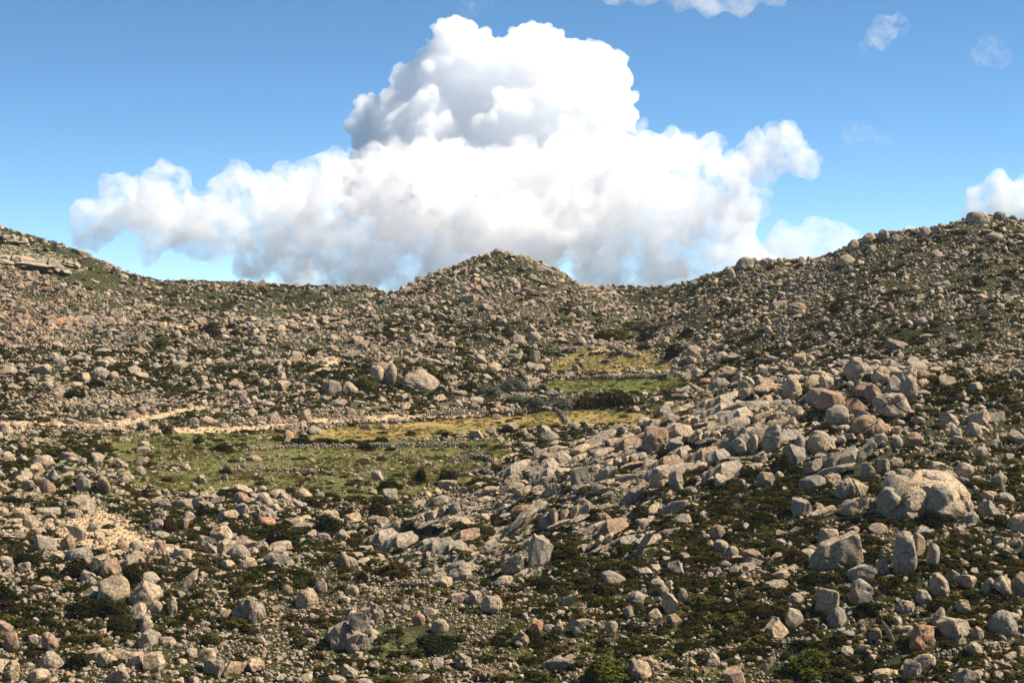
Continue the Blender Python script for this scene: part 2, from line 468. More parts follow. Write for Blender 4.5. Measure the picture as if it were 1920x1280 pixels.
def add_cracks(v, size, seed, n, depth=0.16, width=0.10):
    """open joints pressed into a rock (v already in metres)"""
    g = np.random.default_rng(seed)
    for k in range(n):
        nn = np.array([g.normal(), g.normal() * 0.4, g.normal() * 0.9]); nn /= np.linalg.norm(nn)
        off = g.uniform(-.28, .28) * size[0]
        s = v @ nn - off + 0.22 * np.sin(v[:, 0] * 1.3 + k) + 0.15 * np.sin(v[:, 2] * 2.1 + k * 2)
        r = np.linalg.norm(v, axis=1, keepdims=True) + 1e-6
        v = v - (v / r) * (depth * np.exp(-(s / width) ** 2))[:, None]
        v = v + nn * (np.tanh(s / 0.15) * g.uniform(0, .05))[:, None]
    return v

# ---------------------------------------------------------------- boulders of the photograph
# (x0, x1, y0, y1, kind, tone, tilt, label, landmark phrase or None)
BOULDERS = [
 (1633,1830,876,968,'dome','t',-6,'largest boulder, a broad cracked tan dome on the right slope','the broad cracked dome',5),
 (1508,1638,822,892,'long','g',22,'long grey whaleback boulder with a shaded face, above the cracked dome to its left','the long grey whaleback',2),
 (1512,1568,808,852,'round','t',0,'rounded boulder tucked behind the left end of the long grey whaleback','',1),
 (1488,1514,815,855,'egg','g',0,'narrow upright boulder at the left end of the long grey whaleback','',0),
 (1590,1664,779,816,'dome','p',-8,'pale cracked dome boulder right above the long grey whaleback','the pale cracked dome',2),
 (1576,1634,746,778,'tri','p',-5,'wedge-shaped pinkish boulder left of the smooth dome high on the right slope','the pinkish wedge boulder',0),
 (1637,1712,742,784,'dome','t',-10,'smooth split dome boulder high on the right slope','the smooth split dome',2),
 (1600,1650,719,743,'dome','p',0,'low pinkish dome boulder above the pinkish wedge boulder','',0),
 (1546,1592,762,796,'round','t',0,'round boulder directly left of the pale cracked dome','',0),
 (1757,1803,772,800,'block','g',-4,'flat-topped grey boulder standing alone right of the smooth split dome','the lone flat-topped boulder',1),
 (1808,1842,792,818,'round','g',0,'rounded grey boulder just right of and below the lone flat-topped boulder','',0),
 (1692,1734,812,840,'round','p',0,'pink round boulder right of the long grey whaleback','the pink round boulder',0),
 (1672,1693,819,843,'egg','g',0,'small upright grey boulder touching the pink round boulder','',0),
 (1350,1424,796,858,'block','g',10,'massive overhanging outcrop block with a deep black hollow under it','the overhanging outcrop block',2),
 (1426,1464,796,848,'egg','g',-20,'leaning upright block right of the overhanging outcrop block','',1),
 (1404,1424,815,850,'egg','t',-10,'small upright stone in front of the overhanging outcrop block','',0),
 (1416,1454,886,912,'round','p',0,'smooth round pinkish boulder below the overhanging outcrop block','the smooth round pinkish boulder',0),
 (1450,1470,884,900,'round','t',0,'small boulder leaning on the smooth round pinkish boulder','',0),
 (1562,1631,896,934,'dome','t',8,'lens-shaped boulder just left of the broad cracked dome','the lens-shaped boulder',1),
 (1536,1578,889,908,'slab','t',5,'flat boulder behind the lens-shaped boulder','',0),
 (1612,1641,867,898,'block','t',0,'left of three square blocks in a row above the broad cracked dome','',0),
 (1640,1671,859,888,'block','g',0,'middle of three square blocks in a row above the broad cracked dome','the row of three square blocks',0),
 (1671,1694,857,878,'block','t',0,'right of three square blocks in a row above the broad cracked dome','',0),
 (1740,1782,866,891,'slab','t',-12,'tilted slab resting above the right shoulder of the broad cracked dome','',0),
 (1790,1826,869,896,'round','t',-8,'rounded boulder upper right of the broad cracked dome','',0),
 (1859,1889,884,911,'round','t',0,'lone round boulder in scrub right of the broad cracked dome','the lone round boulder in scrub',0),
 (1832,1871,921,938,'slab','t',-6,'low boulder touching the right end of the broad cracked dome','',0),
 (1509,1614,999,1068,'slab','t',14,'wide flat pale slab with a horizontal crack, lower right slope','the wide flat pale slab',1),
 (1672,1721,996,1077,'egg','g',-6,'tall egg-shaped grey boulder standing on end','the tall egg-shaped boulder',0),
 (1702,1734,1001,1046,'egg','p',-16,'pinkish flake leaning on the right of the tall egg-shaped boulder','',0),
 (1736,1763,1019,1065,'egg','g',-20,'narrow hollowed boulder right of the leaning pinkish flake','',0),
 (1584,1643,1061,1092,'block','g',-3,'trapezoid grey block below the wide flat pale slab','the trapezoid grey block',0),
 (1642,1668,1048,1078,'tri','t',-35,'thin sharp flake between trapezoid grey block and tall egg-shaped boulder','',0),
 (1526,1574,1100,1150,'block','g',-12,'tall grey boulder with a black hollow on its left','the tall grey boulder',1),
 (1588,1636,1087,1133,'block','g',18,'tilted grey block right of the tall grey boulder','',1),
 (1549,1589,1142,1178,'round','g',0,'round grey boulder directly below the tall grey boulder','the round grey boulder',0),
 (1471,1508,1142,1176,'round','g',0,'round dark-speckled boulder left of the round grey boulder','',0),
 (1431,1488,1162,1197,'tri','t',0,'triangular boulder with a shaded left face near the bottom right','the triangular boulder',0),
 (1678,1718,1126,1149,'dome','t',0,'smooth oval boulder in scrub below the tall egg-shaped boulder','the smooth oval boulder',0),
 (1716,1749,1107,1134,'block','g',0,'split squarish boulder upper right of the smooth oval boulder','',1),
 (1791,1821,1126,1153,'egg','t',12,'pale rounded boulder in open scrub near the right edge','',0),
 (1747,1774,1141,1174,'block','g',0,'block with a black shaded left side, above the orange boulder','',0),
 (1861,1904,1082,1119,'dome','t',-20,'big smooth boulder near the right edge beside a dark shrub','the big smooth boulder at the right edge',0),
 (1895,1940,1076,1118,'round','p',0,'banded boulder cut off by the right edge','',2),
 (1842,1864,1084,1116,'egg','g',-16,'narrow flake left of the big smooth boulder at the right edge','',0),
 (1888,1940,963,997,'dome','t',10,'pale dome at the right edge level with the broad cracked dome base','',1),
 (1512,1571,949,974,'slab','t',18,'low slab under dark scrub left of the broad cracked dome','',1),
 (1569,1628,932,968,'slab','t',14,'folded pale slab touching the left foot of the broad cracked dome','',1),
 (1803,1836,959,983,'round','g',0,'grey boulder below the right foot of the broad cracked dome','',0),
 (1704,1758,1175,1220,'round','o',0,'bright orange rounded boulder near the bottom right','the bright orange boulder',1),
 (1653,1686,1166,1205,'long','t',-52,'steep leaning slab left of the bright orange boulder','',0),
 (1628,1653,1177,1200,'round','p',0,'small boulder left of the steep leaning slab','',0),
 (1692,1728,1240,1278,'block','g',-8,'square boulder with rounded corners by the bottom edge','the square boulder',0),
 (1815,1845,1178,1200,'block','p',0,'blocky pinkish boulder right of the bright orange boulder','',0),
 (1785,1815,1187,1209,'tri','t',0,'pointed boulder between the orange boulder and the blocky pinkish one','',0),
 (1850,1908,1146,1193,'round','g',10,'dark hollowed boulder in shade near the right edge','the dark hollowed boulder',1),
 (1320,1352,1226,1250,'tri','t',0,'small pointed boulder left of the bottom right shrub','',0),
 (1422,1456,1227,1256,'long','t',24,'tilted oblong boulder left of the bright green shrub','',0),
 (1355,1402,1252,1290,'tri','p',-35,'leaning tan flake cut off by the bottom edge','the leaning flake at the bottom edge',0),
 # lower left
 (182,243,1081,1126,'round','t',0,'big round boulder, left one of a huge pair in dark scrub','the huge round pair',0),
 (242,305,1089,1135,'tri','t',-8,'big peaked boulder with a black front, right one of the huge pair','',0),
 (188,227,1048,1081,'round','p',0,'pale boulder standing just above the huge round pair','',0),
 (322,372,1068,1102,'long','t',26,'oblong boulder rising to the right, right of the huge pair','the oblong rising boulder',0),
 (245,275,1132,1155,'tri','t',-10,'small wedge below the peaked boulder of the huge pair','',0),
 (281,306,1126,1148,'round','t',0,'rounded block at the right foot of the peaked boulder','',0),
 (314,334,1120,1154,'egg','t',0,'narrow white upright block right of the huge pair','',1),
 (262,288,1156,1187,'egg','t',0,'upright rounded boulder below the huge pair','the upright boulder below the huge pair',0),
 (79,111,1187,1225,'egg','p',18,'smooth pear-shaped pinkish boulder leaning right near the left bottom','the pear-shaped boulder',0),
 (69,121,1222,1252,'dome','g',-4,'broad speckled boulder below the pear-shaped boulder','the broad speckled boulder',0),
 (182,221,1222,1251,'round','t',-8,'rounded boulder in scrub right of the broad speckled boulder','',0),
 (4,36,1186,1221,'round','p',0,'pink boulder by the left edge, left of the pear-shaped boulder','',0),
 (-6,29,1166,1189,'slab','p',-8,'flat pinkish boulder cut by the left edge','',0),
 (52,72,1193,1212,'egg','g',0,'small grey stone left of the pear-shaped boulder','',0),
 (111,142,1003,1033,'round','p',0,'round disc-like boulder at the edge of the bare sand patch','the disc-like boulder by the sand',0),
 (125,164,985,1015,'slab','g',-32,'dark leaning boulder behind the disc-like boulder by the sand','',0),
 (278,310,974,995,'dome','g',0,'grey dome boulder right of the bare sand patch','the grey dome by the sand',0),
 (336,368,959,978,'slab','t',16,'upper of two leaning boulders right of the grey dome by the sand','',0),
 (335,356,972,994,'egg','p',-25,'lower of two leaning boulders right of the grey dome by the sand','',0),
 (369,406,1004,1027,'block','g',0,'dark-fronted block right of the bare sand patch','the dark-fronted block',0),
 (287,312,1013,1034,'round','p',0,'round pink boulder on the lower right rim of the sand patch','',0),
 (446,482,1047,1067,'dome','t',6,'pale oval boulder on the grassy shelf right of the sand','the pale oval boulder',0),
 (413,434,1146,1169,'egg','p',0,'dark-sided upright stone beside a round shrub, lower left','',0),
 (41,73,967,990,'dome','t',0,'low boulder left of the bare sand patch','',0),
 (215,238,1008,1030,'tri','p',0,'small reddish boulder in the middle of the sand patch','',0),
 (62,88,990,1006,'round','t',0,'split round boulder left of the disc-like boulder','',1),
 (436,504,1112,1170,'block','g',0,'rugged dark rock face in the scrub, lower left of centre','the rugged dark rock face',3),
 (553,598,1105,1139,'dome','t',6,'boulder with pale top and black front right of the rugged dark rock face','the black-fronted boulder',1),
 (590,614,1092,1112,'block','t',0,'square block above the black-fronted boulder','',0),
 (527,550,1096,1116,'round','p',0,'small round boulder left of the black-fronted boulder','',0),
 (634,658,1039,1068,'egg','p',10,'upright rounded boulder above the curved wall in the dark scrub','the upright rounded boulder',0),
 (646,674,1098,1118,'round','t',0,'round boulder left of the curved wall','',0),
 (609,712,1150,1222,'block','g',12,'broken grey crag with fluted shaded front near the bottom centre-left','the broken grey crag',4),
 (630,668,1146,1172,'long','t',30,'pale pointed slab on top of the broken grey crag','',0),
 (675,722,1130,1166,'block','t',0,'stacked boulder right above the broken grey crag','',2),
 (772,798,1151,1174,'round','o',0,'small orange boulder right of the broken grey crag','the small orange boulder',0),
 (790,824,1140,1153,'dome','t',0,'flat oval boulder upper right of the small orange boulder','',0),
 (808,842,1164,1188,'round','t',10,'rounded boulder beside the black hollow right of the small orange boulder','',0),
 (850,886,1218,1256,'block','g',-15,'lumpy grey boulder near the bottom centre','the lumpy grey boulder',2),
 (890,926,1247,1280,'block','p',10,'layered pinkish block by the bottom edge right of the lumpy grey boulder','',2),
 (843,876,1113,1132,'block','t',6,'left block of a touching pair under the outcrop foot','the touching pair of blocks',0),
 (875,904,1108,1133,'block','g',0,'right block of a touching pair under the outcrop foot','',0),
 # valley and left
 (-10,30,846,866,'dome','t',4,'big smooth boulder on the left edge at the field','the big smooth boulder on the left edge',0),
 (59,103,854,878,'round','t',0,'rounded boulder in the cluster at the left field edge','',0),
 (110,157,848,862,'slab','p',0,'flat pinkish slab in the cluster at the left field edge','the flat pinkish slab',0),
 (87,114,879,904,'tri','g',0,'pointed boulder below the flat pinkish slab','',0),
 (141,171,895,921,'round','g',-6,'half-shaded round boulder at the left field edge','the half-shaded round boulder',0),
 (212,241,859,878,'slab','t',-20,'slab sloping down to the right at the left field edge','',0),
 (171,194,861,878,'block','t',0,'squat block left of the downward-sloping slab','',0),
 (252,283,837,850,'dome','p',0,'flat oval boulder at the top of the green flat','the flat oval boulder',0),
 (72,104,899,928,'round','p',0,'pinkish boulder left of the half-shaded round boulder','',0),
 (251,274,874,891,'round','g',-16,'boulder alone on grass below the flat oval boulder','',0),
 (213,253,886,909,'dome','t',8,'broad cracked boulder on grass right of the half-shaded boulder','',1),
 (181,208,892,924,'egg','p',0,'upright split boulder between the half-shaded and the broad cracked boulder','',1),
 (461,493,854,866,'dome','p',0,'flat boulder alone in the middle of the green flat','the flat boulder on the green flat',0),
 (337,358,869,883,'dome','t',0,'pale boulder on the green flat left of its wall','',0),
 (411,428,889,902,'block','t',0,'squarish boulder on grass by the low wall of the green flat','',0),
 (355,371,904,916,'round','g',0,'small grey boulder alone on the green flat','',0),
 (436,471,922,946,'dome','p',0,'brown dome boulder in dark shrubs at the lower rim of the green flat','the brown dome boulder',0),
 (319,364,936,953,'slab','t',4,'long low boulder on the lower rim of the green flat','',0),
 (361,384,930,945,'slab','g',8,'flat boulder right of the long low boulder on the rim','',0),
 (476,518,942,981,'block','g',-10,'tumbled stack of grey blocks right of the brown dome boulder','the tumbled stack',3),
 (559,588,766,793,'round','t',0,'big round boulder beside the sandy track','the big round boulder by the track',0),
 (710,729,794,806,'dome','g',0,'grey boulder alone in the yellow field','the boulder in the yellow field',0),
 (674,700,794,806,'block','t',0,'cluster boulder left of the lone grey one in the yellow field','',0),
 (646,669,765,778,'dome','p',0,'boulder on the bank just above the yellow field track','',0),
 (753,824,692,731,'dome','t',-8,'great smooth dome rock in the valley below the cone hill','the great dome in the valley',1),
 (694,722,686,722,'egg','t',14,'left half of the split boulder beside the great dome in the valley','the split boulder in the valley',0),
 (720,745,682,722,'egg','g',-14,'right half of the split boulder beside the great dome in the valley','',0),
 (700,738,680,696,'dome','p',0,'cap stone on the split boulder beside the great dome','',0),
 (988,1008,607,625,'tri','g',10,'upper stone of a perched pair at the foot of the cone hill','the perched pair',0),
 (990,1014,622,641,'round','g',0,'lower stone of the perched pair at the foot of the cone hill','',0),
 (956,984,627,649,'block','t',-8,'boulder left of the perched pair at the cone hill foot','',0),
 (993,1013,656,684,'block','t',0,'upright pale block below the perched pair','',1),
 (910,938,680,698,'dome','t',0,'pale boulder on grass at the cone hill foot','',0),
 (1080,1100,632,646,'dome','t',0,'boulder at the top left of the ochre knoll','',0),
 (187,218,669,684,'dome','g',0,'mushroom-like boulder with a dark underside on the left slope','the mushroom-like boulder',0),
 (98,124,668,684,'dome','g',0,'dome boulder with a dark hollow left of the mushroom-like boulder','',0),
 (58,100,684,702,'slab','t',4,'broad pale boulder on the left slope below the mushroom-like boulder','',0),
 (210,245,628,645,'block','t',0,'squared outcrop on the left knoll crest','the squared outcrop on the left knoll',1),
 (245,275,627,642,'slab','t',6,'flat pale slab right of the squared outcrop on the left knoll','',0),
 (232,262,770,782,'dome','p',0,'pink oval boulder at the fork of the sandy tracks','the pink oval boulder at the fork',0),
 (255,275,762,777,'round','p',0,'round boulder directly above the pink oval boulder at the fork','',0),
 (373,402,780,796,'dome','t',6,'pale wedge boulder between the two sandy tracks','',0),
 (398,420,720,735,'round','t',0,'round boulder on the left slope above the track fork','',0),
 (605,640,712,740,'dome','g',8,'overhanging boulder with a black underside left of the split boulder','the overhanging valley boulder',1),
 (640,672,716,738,'round','t',0,'pale boulder right of the overhanging valley boulder','',0),
 (550,585,700,716,'long','t',14,'long slab above and left of the overhanging valley boulder','',0),
 # ridges
 (1812,1856,397,420,'dome','g',-4,'flat-topped tor boulder on the highest right summit','the summit tor boulder',0),
 (1861,1887,397,415,'egg','g',0,'dark round boulder on the skyline right of the summit tor','',0),
 (1893,1908,403,416,'round','g',0,'small skyline boulder at the far right end of the ridge','',0),
 (1723,1746,424,444,'round','g',0,'rounded skyline boulder on the right ridge left of the summit','the rounded skyline boulder',0),
 (1747,1763,424,441,'block','t',0,'square pale skyline block right of the rounded skyline boulder','',0),
 (1757,1768,410,422,'round','g',0,'small dark knob on the skyline left of the summit tor','',0),
 (1588,1612,449,468,'round','g',10,'dark boulder on the skyline low on the right ridge','the dark skyline boulder',0),
 (1617,1643,437,455,'round','g',0,'boulder on the skyline right of the dark skyline boulder','',0),
 (1645,1668,430,450,'block','g',0,'grey block in the skyline cluster on the right ridge','',0),
 (1664,1690,440,456,'slab','g',-6,'flat block at the foot of the skyline cluster on the right ridge','',0),
 (1626,1643,461,477,'egg','g',0,'dark round boulder under the skyline cluster on the right ridge','',0),
 (1380,1414,481,503,'dome','g',10,'largest boulder where the right ridge begins on the skyline','the boulder where the right ridge begins',0),
 (1362,1380,504,524,'round','t',0,'pale boulder just below where the right ridge begins','',0),
 (1422,1443,485,497,'dome','g',0,'flat skyline boulder right of where the right ridge begins','',0),
 (1568,1606,479,499,'dome','t',0,'large pale dome just under the right ridge skyline','the pale dome under the right skyline',0),
 (1848,1883,436,452,'dome','g',-12,'tilted grey boulder below the right summit','',0),
 (1475,1514,567,588,'dome','p',-6,'broad pale boulder in the middle of the far right slope','the broad pale boulder mid slope',1),
 (1445,1482,564,576,'slab','t',6,'slab just left of the broad pale boulder mid slope','',0),
 (1660,1702,634,655,'slab','p',-8,'pink-white slab group stone on the far right slope','the pink-white slab',1),
 (1660,1676,566,584,'egg','p',0,'bright upright stone on the far right slope above the pink-white slab','',0),
 (1835,1860,575,596,'slab','t',-22,'tilted slab on the far right slope near the edge','',0),
 (1346,1384,687,706,'block','t',-8,'tilted block above the outcrop on its right end','',0),
 (1328,1370,709,731,'dome','g',0,'grey dome above the outcrop crest','the grey dome above the outcrop',0),
 (1506,1536,711,726,'dome','t',4,'smooth pale boulder on the bench above the outcrop','',0),
 (1632,1668,690,718,'round','t',10,'rounded outcrop boulder at the top of the right slope','the rounded boulder at the slope top',1),
 (1678,1720,688,734,'egg','t',-18,'slanting tall boulder right of the rounded boulder at the slope top','',1),
 (1712,1748,692,708,'slab','p',6,'pink slab right of the slanting tall boulder','',0),
 (922,945,466,479,'round','g',0,'summit knob on top of the cone hill','the summit knob of the cone hill',0),
 (905,922,474,486,'round','g',0,'skyline rock just left of the cone hill summit knob','',0),
 (948,972,520,534,'dome','g',0,'largest boulder on the upper cone hill','',0),
 (862,900,553,568,'slab','t',0,'flat pale slab halfway up the cone hill','the flat pale slab on the cone hill',0),
 (1000,1040,498,512,'slab','g',-14,'slab on the right shoulder of the cone hill','',0),
 (-20,110,472,500,'slab','t',-8,'great bare whale-backed slab on the left ridge','the great bare slab on the left ridge',4),
 (60,130,497,512,'slab','t',-14,'lower bare slab under the great slab on the left ridge','',3),
 (108,150,484,500,'slab','g',-18,'right-hand bare slab beside the great slab on the left ridge','',2),
 (135,172,466,480,'slab','g',-28,'skyline slab dropping right on the left ridge','',1),
 (-10,52,436,455,'slab','t',-12,'topmost bare rock on the left ridge skyline','',2),
 # outcrop
 (1069,1109,877,914,'block','g',12,'jutting block with a black front in the middle of the slabby outcrop','the jutting black-fronted block',1),
 (989,1039,1003,1065,'tri','g',24,'smooth grey triangular face with a white streak at the outcrop foot','the grey triangular face',0),
 (936,988,1030,1081,'tri','t',18,'cracked leaning wedge left of the grey triangular face','the cracked leaning wedge',2),
 (832,885,1053,1089,'round','g',4,'rounded grey mass at the lower left end of the outcrop','the rounded grey mass',1),
 (926,964,1080,1096,'dome','t',0,'smooth low dome under the cracked leaning wedge','',0),
 (1177,1228,998,1042,'long','t',34,'paired boulder with a dark gap below the outcrop','the paired boulder with a gap',1),
 (1004,1051,907,931,'long','t',14,'oblong block at the upper left of the outcrop','',1),
 (912,1018,939,1008,'long','g',30,'longest slab of the outcrop, rising to the right','the longest outcrop slab',1),
 (776,864,946,992,'long','t',27,'long ribbed slab at the left end of the outcrop','the long ribbed slab',2),
 (692,754,972,1002,'long','g',18,'dark-fronted low slab at the far left tip of the outcrop','the low slab at the outcrop tip',0),
 (1012,1104,940,994,'long','t',20,'blocky broken slab right of the longest outcrop slab','',3),
 (1116,1148,962,991,'round','p',0,'rounded pink block in the middle of the outcrop','',0),
 (1219,1254,880,914,'block','t',-10,'left of two square blocks high in the outcrop','',1),
 (1253,1282,882,918,'egg','g',-12,'right of two square blocks high in the outcrop','',1),
 (1112,1158,874,898,'long','t',12,'slab right of the jutting black-fronted block','',0),
 (1072,1194,818,853,'long','t',16,'long slab forming the crest of the outcrop','the long crest slab',2),
 (1132,1214,848,879,'long','t',12,'broad cracked slab below the long crest slab','',3),
 (1202,1255,802,842,'block','p',10,'tilted pinkish block on the outcrop crest','the tilted pinkish crest block',1),
 (1250,1284,822,848,'block','g',0,'grey pyramid block right of the tilted pinkish crest block','',0),
 (1280,1345,775,800,'long','t',14,'pale ribbed slab at the right end of the outcrop crest','the pale ribbed slab',2),
 (1290,1350,806,836,'long','t',12,'stepped slab below the pale ribbed slab','',2),
 (1000,1062,836,858,'long','t',10,'low slab at the upper left end of the outcrop crest','',1),
 (1150,1215,905,945,'long','t',26,'tilted slab in the centre right of the outcrop','',1),
 (1080,1150,1000,1040,'long','t',30,'thin ribbed slab rising right below the outcrop centre','',2),
 (1230,1290,940,965,'long','g',16,'slab at the lower right end of the outcrop','',1),
 (1040,1084,1109,1136,'long','t',14,'dog-bone shaped boulder below the outcrop','the dog-bone boulder',0),
 (1241,1272,1113,1152,'block','t',-10,'tall boulder with a black left side, bottom centre-right','the tall black-sided boulder',0),
 (1271,1290,1105,1131,'egg','g',0,'upright stone right of the tall black-sided boulder','',0),
 (1217,1249,1087,1103,'dome','t',-6,'flat pale boulder above the tall black-sided boulder','',0),
 (1233,1254,1099,1116,'round','t',0,'round stone touching the flat pale boulder above the black-sided one','',0),
 (1251,1282,1050,1080,'tri','t',-10,'pointed pale boulder below the outcrop right end','',0),
 (1328,1359,985,1013,'round','p',0,'rounded pink boulder right of the outcrop','the rounded pink boulder right of the outcrop',0),
 (1359,1385,1025,1047,'round','g',0,'dark grey round boulder below the rounded pink boulder right of the outcrop','',0),
 (1336,1366,1012,1034,'round','t',0,'pale boulder between the rounded pink and the dark grey round boulder','',0),
 (989,1019,1165,1192,'block','o',20,'smooth orange-tan boulder bottom centre','the smooth orange-tan boulder',0),
 (1067,1100,1159,1195,'block','t',-28,'leaning two-part boulder right of the smooth orange-tan boulder','the leaning two-part boulder',1),
 (1038,1056,1164,1189,'egg','t',0,'small upright stone between the orange-tan and the two-part boulder','',0),
 (1132,1159,1162,1187,'round','t',0,'rounded boulder right of the leaning two-part boulder','',0),
 (1166,1191,1139,1163,'block','g',14,'squared grey boulder left of the tall black-sided boulder','',0),
 (1211,1243,1142,1162,'tri','t',-12,'pointed slab at the foot of the tall black-sided boulder','',0),
 (1250,1278,1153,1177,'block','p',0,'pink block below the tall black-sided boulder','',1),
 (960,994,1180,1218,'block','p',30,'ribbed pinkish crag left of the smooth orange-tan boulder','',2),
]
PLACED = []      # (x, y, radius) of every boulder built so far
LANDMARKS = []   # (px, py, phrase)
boulder_n = 0
for i, (x0, x1, y0, y1, kind, tone, tilt, label, lm, cracks) in enumerate(BOULDERS):
    pc = (x0 + x1) / 2
    base = hit(pc, y1)
    if base is None:
        base = hit(pc, y1 + 8)
    if base is None: continue
    d = base[1]
    w = (x1 - x0) / F * d; h = (y1 - y0) / F * d
    dep = {'long': 0.55, 'slab': 0.75, 'egg': 0.95, 'tri': 0.8}.get(kind, 0.85) * max(w, 0.8 * h)
    if kind == 'egg': dep = 0.9 * min(w, h) + 0.1 * max(w, h)
    big = (x1 - x0) > 60
    hh = h * (1.75 if kind == 'long' else 1.25)     # the lowest part is sunk in the soil
    cx, cy = base[0] * (d + dep * 0.4) / d, d + dep * 0.4
    loc = np.array([cx, cy, base[2] + h - hh / 2])
    if (cracks >= 2 and kind in ('block', 'long', 'tri', 'slab')) or cracks == 5:
        # jointed outcrop: separate blocks that fit together
        g = np.random.default_rng(4000 + i)
        o = bpy.data.objects.new('rock_outcrop', None); COL.objects.link(o)
        o.location = (cx, cy, base[2])
        def piece(c, size_, k_, tl, sd):
            v, f = rock_verts(sd, 4 if size_[0] / d * F > 30 else 3, k_, tl)
            p = obj('block', mesh_np('block', v * np.array(size_), f, smooth=False), ROCKM[tone] if g.random() < .75 else M_GREY, o)
            p.location = c
        if cracks == 5:                                # broad dome split by joints into plates
            piece((0, 0, h * .22), (w, dep, h * 1.3), 'dome', 0, 5957)
            for q, (a_, b2, c_, sw, sd_, sh, tl) in enumerate([(-.34, -.20, .24, .30, .5, .62, 16), (-.14, -.27, .34, .32, .5, .64, 5), (.10, -.30, .34, .32, .5, .62, -3), (.31, -.22, .22, .32, .5, .60, -15),
                                                  (-.20, .05, .52, .36, .5, .5, 12), (.06, .02, .60, .38, .5, .5, -2), (.28, .05, .42, .34, .5, .5, -15), (-.24, -.40, .06, .30, .3, .5, 6), (.12, -.44, .08, .40, .3, .5, -4)]):
                piece((a_ * w, b2 * dep, c_ * h), (sw * w, sd_ * dep, sh * h), 'dome' if q % 2 else 'round', tl, 6000 + q)
        elif kind in ('long', 'slab'):
            n = cracks + 2
            for q in range(n):                         # lengths of one bed, broken across
                t = (q + .5) / n - .5
                lw = w / n * g.uniform(1.05, 1.35)
                piece((t * w, g.uniform(-.08, .08) * dep, h * (.42 + t * math.tan(R(tilt)) * w / h * .7) + g.uniform(-.05, .05) * h),
                      (lw, dep * g.uniform(.7, 1.0), max(h * .62, lw * .45) * g.uniform(.85, 1.1)), 'block' if g.random() < .5 else 'slab', tilt, 5000 + 31 * i + q)
            for q in range(2):                         # a thinner bed in front of it
                t = g.uniform(-.3, .3)
                piece((t * w, -dep * .45, h * (.18 + t * math.tan(R(tilt)) * w / h * .6)), (w * .5, dep * .5, h * .4), 'long', tilt, 5400 + 31 * i + q)
        else:
            n = 4 + 3 * cracks
            for q in range(n):
                u_ = g.uniform(-.36, .36); zz = (1 - (2.1 * u_) ** 2 * .5) * g.uniform(.18, .72)
                sw = w * g.uniform(.26, .44)
                piece((u_ * w, (g.uniform(-.3, .3) + .35 * (zz - .4)) * dep, h * zz), (sw, sw * g.uniform(.7, 1.1), min(h * .7, sw * g.uniform(.8, 1.5))),
                      ['block', 'egg', 'block', 'tri'][q % 4], tilt + g.uniform(-14, 14), 5000 + 31 * i + q)
            piece((0, dep * .15, h * .28), (w * .9, dep * .8, h * .95), 'block', tilt, 5900 + i)
    else:
        rd = kind in ('round', 'dome', 'egg')
        v, f = rock_verts(1000 + i, 5 if cracks and big else (4 if (x1 - x0) > 28 else 3), kind, tilt, soft=.08 if rd else 0.0)
        v = v * np.array([w, dep, hh])
        if cracks: v = add_cracks(v, (w, dep, hh), 50 + i, cracks, depth=min(.4, 0.07 * w), width=max(.04, min(.075, .014 * w)))
        o = obj('boulder', mesh_np('boulder', v, f, smooth=rd and not cracks), ROCKM[tone])
        o.location = loc
    tag(o, label, 'boulder', 'granite boulders strewn over the hillside')
    PLACED.append((cx, cy, 0.5 * max(w, dep)))
    if lm: LANDMARKS.append(((x0 + x1) / 2, (y0 + y1) / 2, lm))
    boulder_n += 1

# ---------------------------------------------------------------- dry stone walls
WALLS = [
 ([(1003,713),(1060,711),(1130,711),(1200,709),(1253,706)], 1.0, 'long dry-stone wall along the upper side of the small green field'),
 ([(800,780),(850,779),(910,778),(990,777)], 0.9, 'dry-stone wall beside the sandy track above the yellow field'),
 ([(1030,766),(1045,772),(1054,781),(1062,795)], .8, 'short curving wall running down across the yellow field'),
 ([(690,840),(760,838),(820,838),(873,836)], 0.9, 'dark wall below the yellow field, right half'),
 ([(467,846),(537,841),(600,840),(668,840)], 0.8, 'low wall across the flat below the yellow field, left half'),
 ([(847,868),(868,863),(890,861),(912,863),(924,870)], 1.0, 'small arched wall of a ruined pen left of the outcrop'),
 ([(863,894),(890,891),(923,895)], 0.9, 'short straight wall under the ruined pen'),
 ([(690,1089),(730,1096),(773,1101),(810,1100),(834,1096)], 0.8, 'sagging curved wall in the dark scrub at the outcrop foot'),
 ([(923,1100),(950,1102),(975,1104)], 0.7, 'short wall under the smooth low dome at the outcrop foot'),
 ([(413,886),(480,884),(547,884),(600,888),(633,893)], 0.7, 'lowest wall across the green flat'),
 ([(537,834),(541,824),(552,814),(562,797)], 0.8, 'wall descending from the big round boulder by the track'),
 ([(1740,1245),(1768,1234),(1795,1228),(1840,1220),(1890,1211)], 0.6, 'low tumbled wall rising right near the bottom right corner'),
 ([(1450,1207),(1490,1205),(1532,1205)], 0.55, 'short low wall right of the triangular boulder'),
 ([(232,1044),(300,1043),(362,1045)], 0.8, 'terrace wall along the lower edge of the sand patch'),
 ([(1000,728),(1012,724),(1024,728)], 0.8, 'tiny curved wall at the left corner of the green field'),
 ([(596,1270),(640,1267),(690,1266)], 0.5, 'low wall by the bottom edge left of centre'),
 ([(1225,1262),(1262,1246),(1300,1232),(1345,1222)], 0.5, 'tumbled wall climbing right near the bottom centre-right'),
 ([(1140,652),(1165,664),(1190,672)], 0.9, 'wall running down from the shrubs on the ochre knoll'),
]
wv, wf = ico(1)
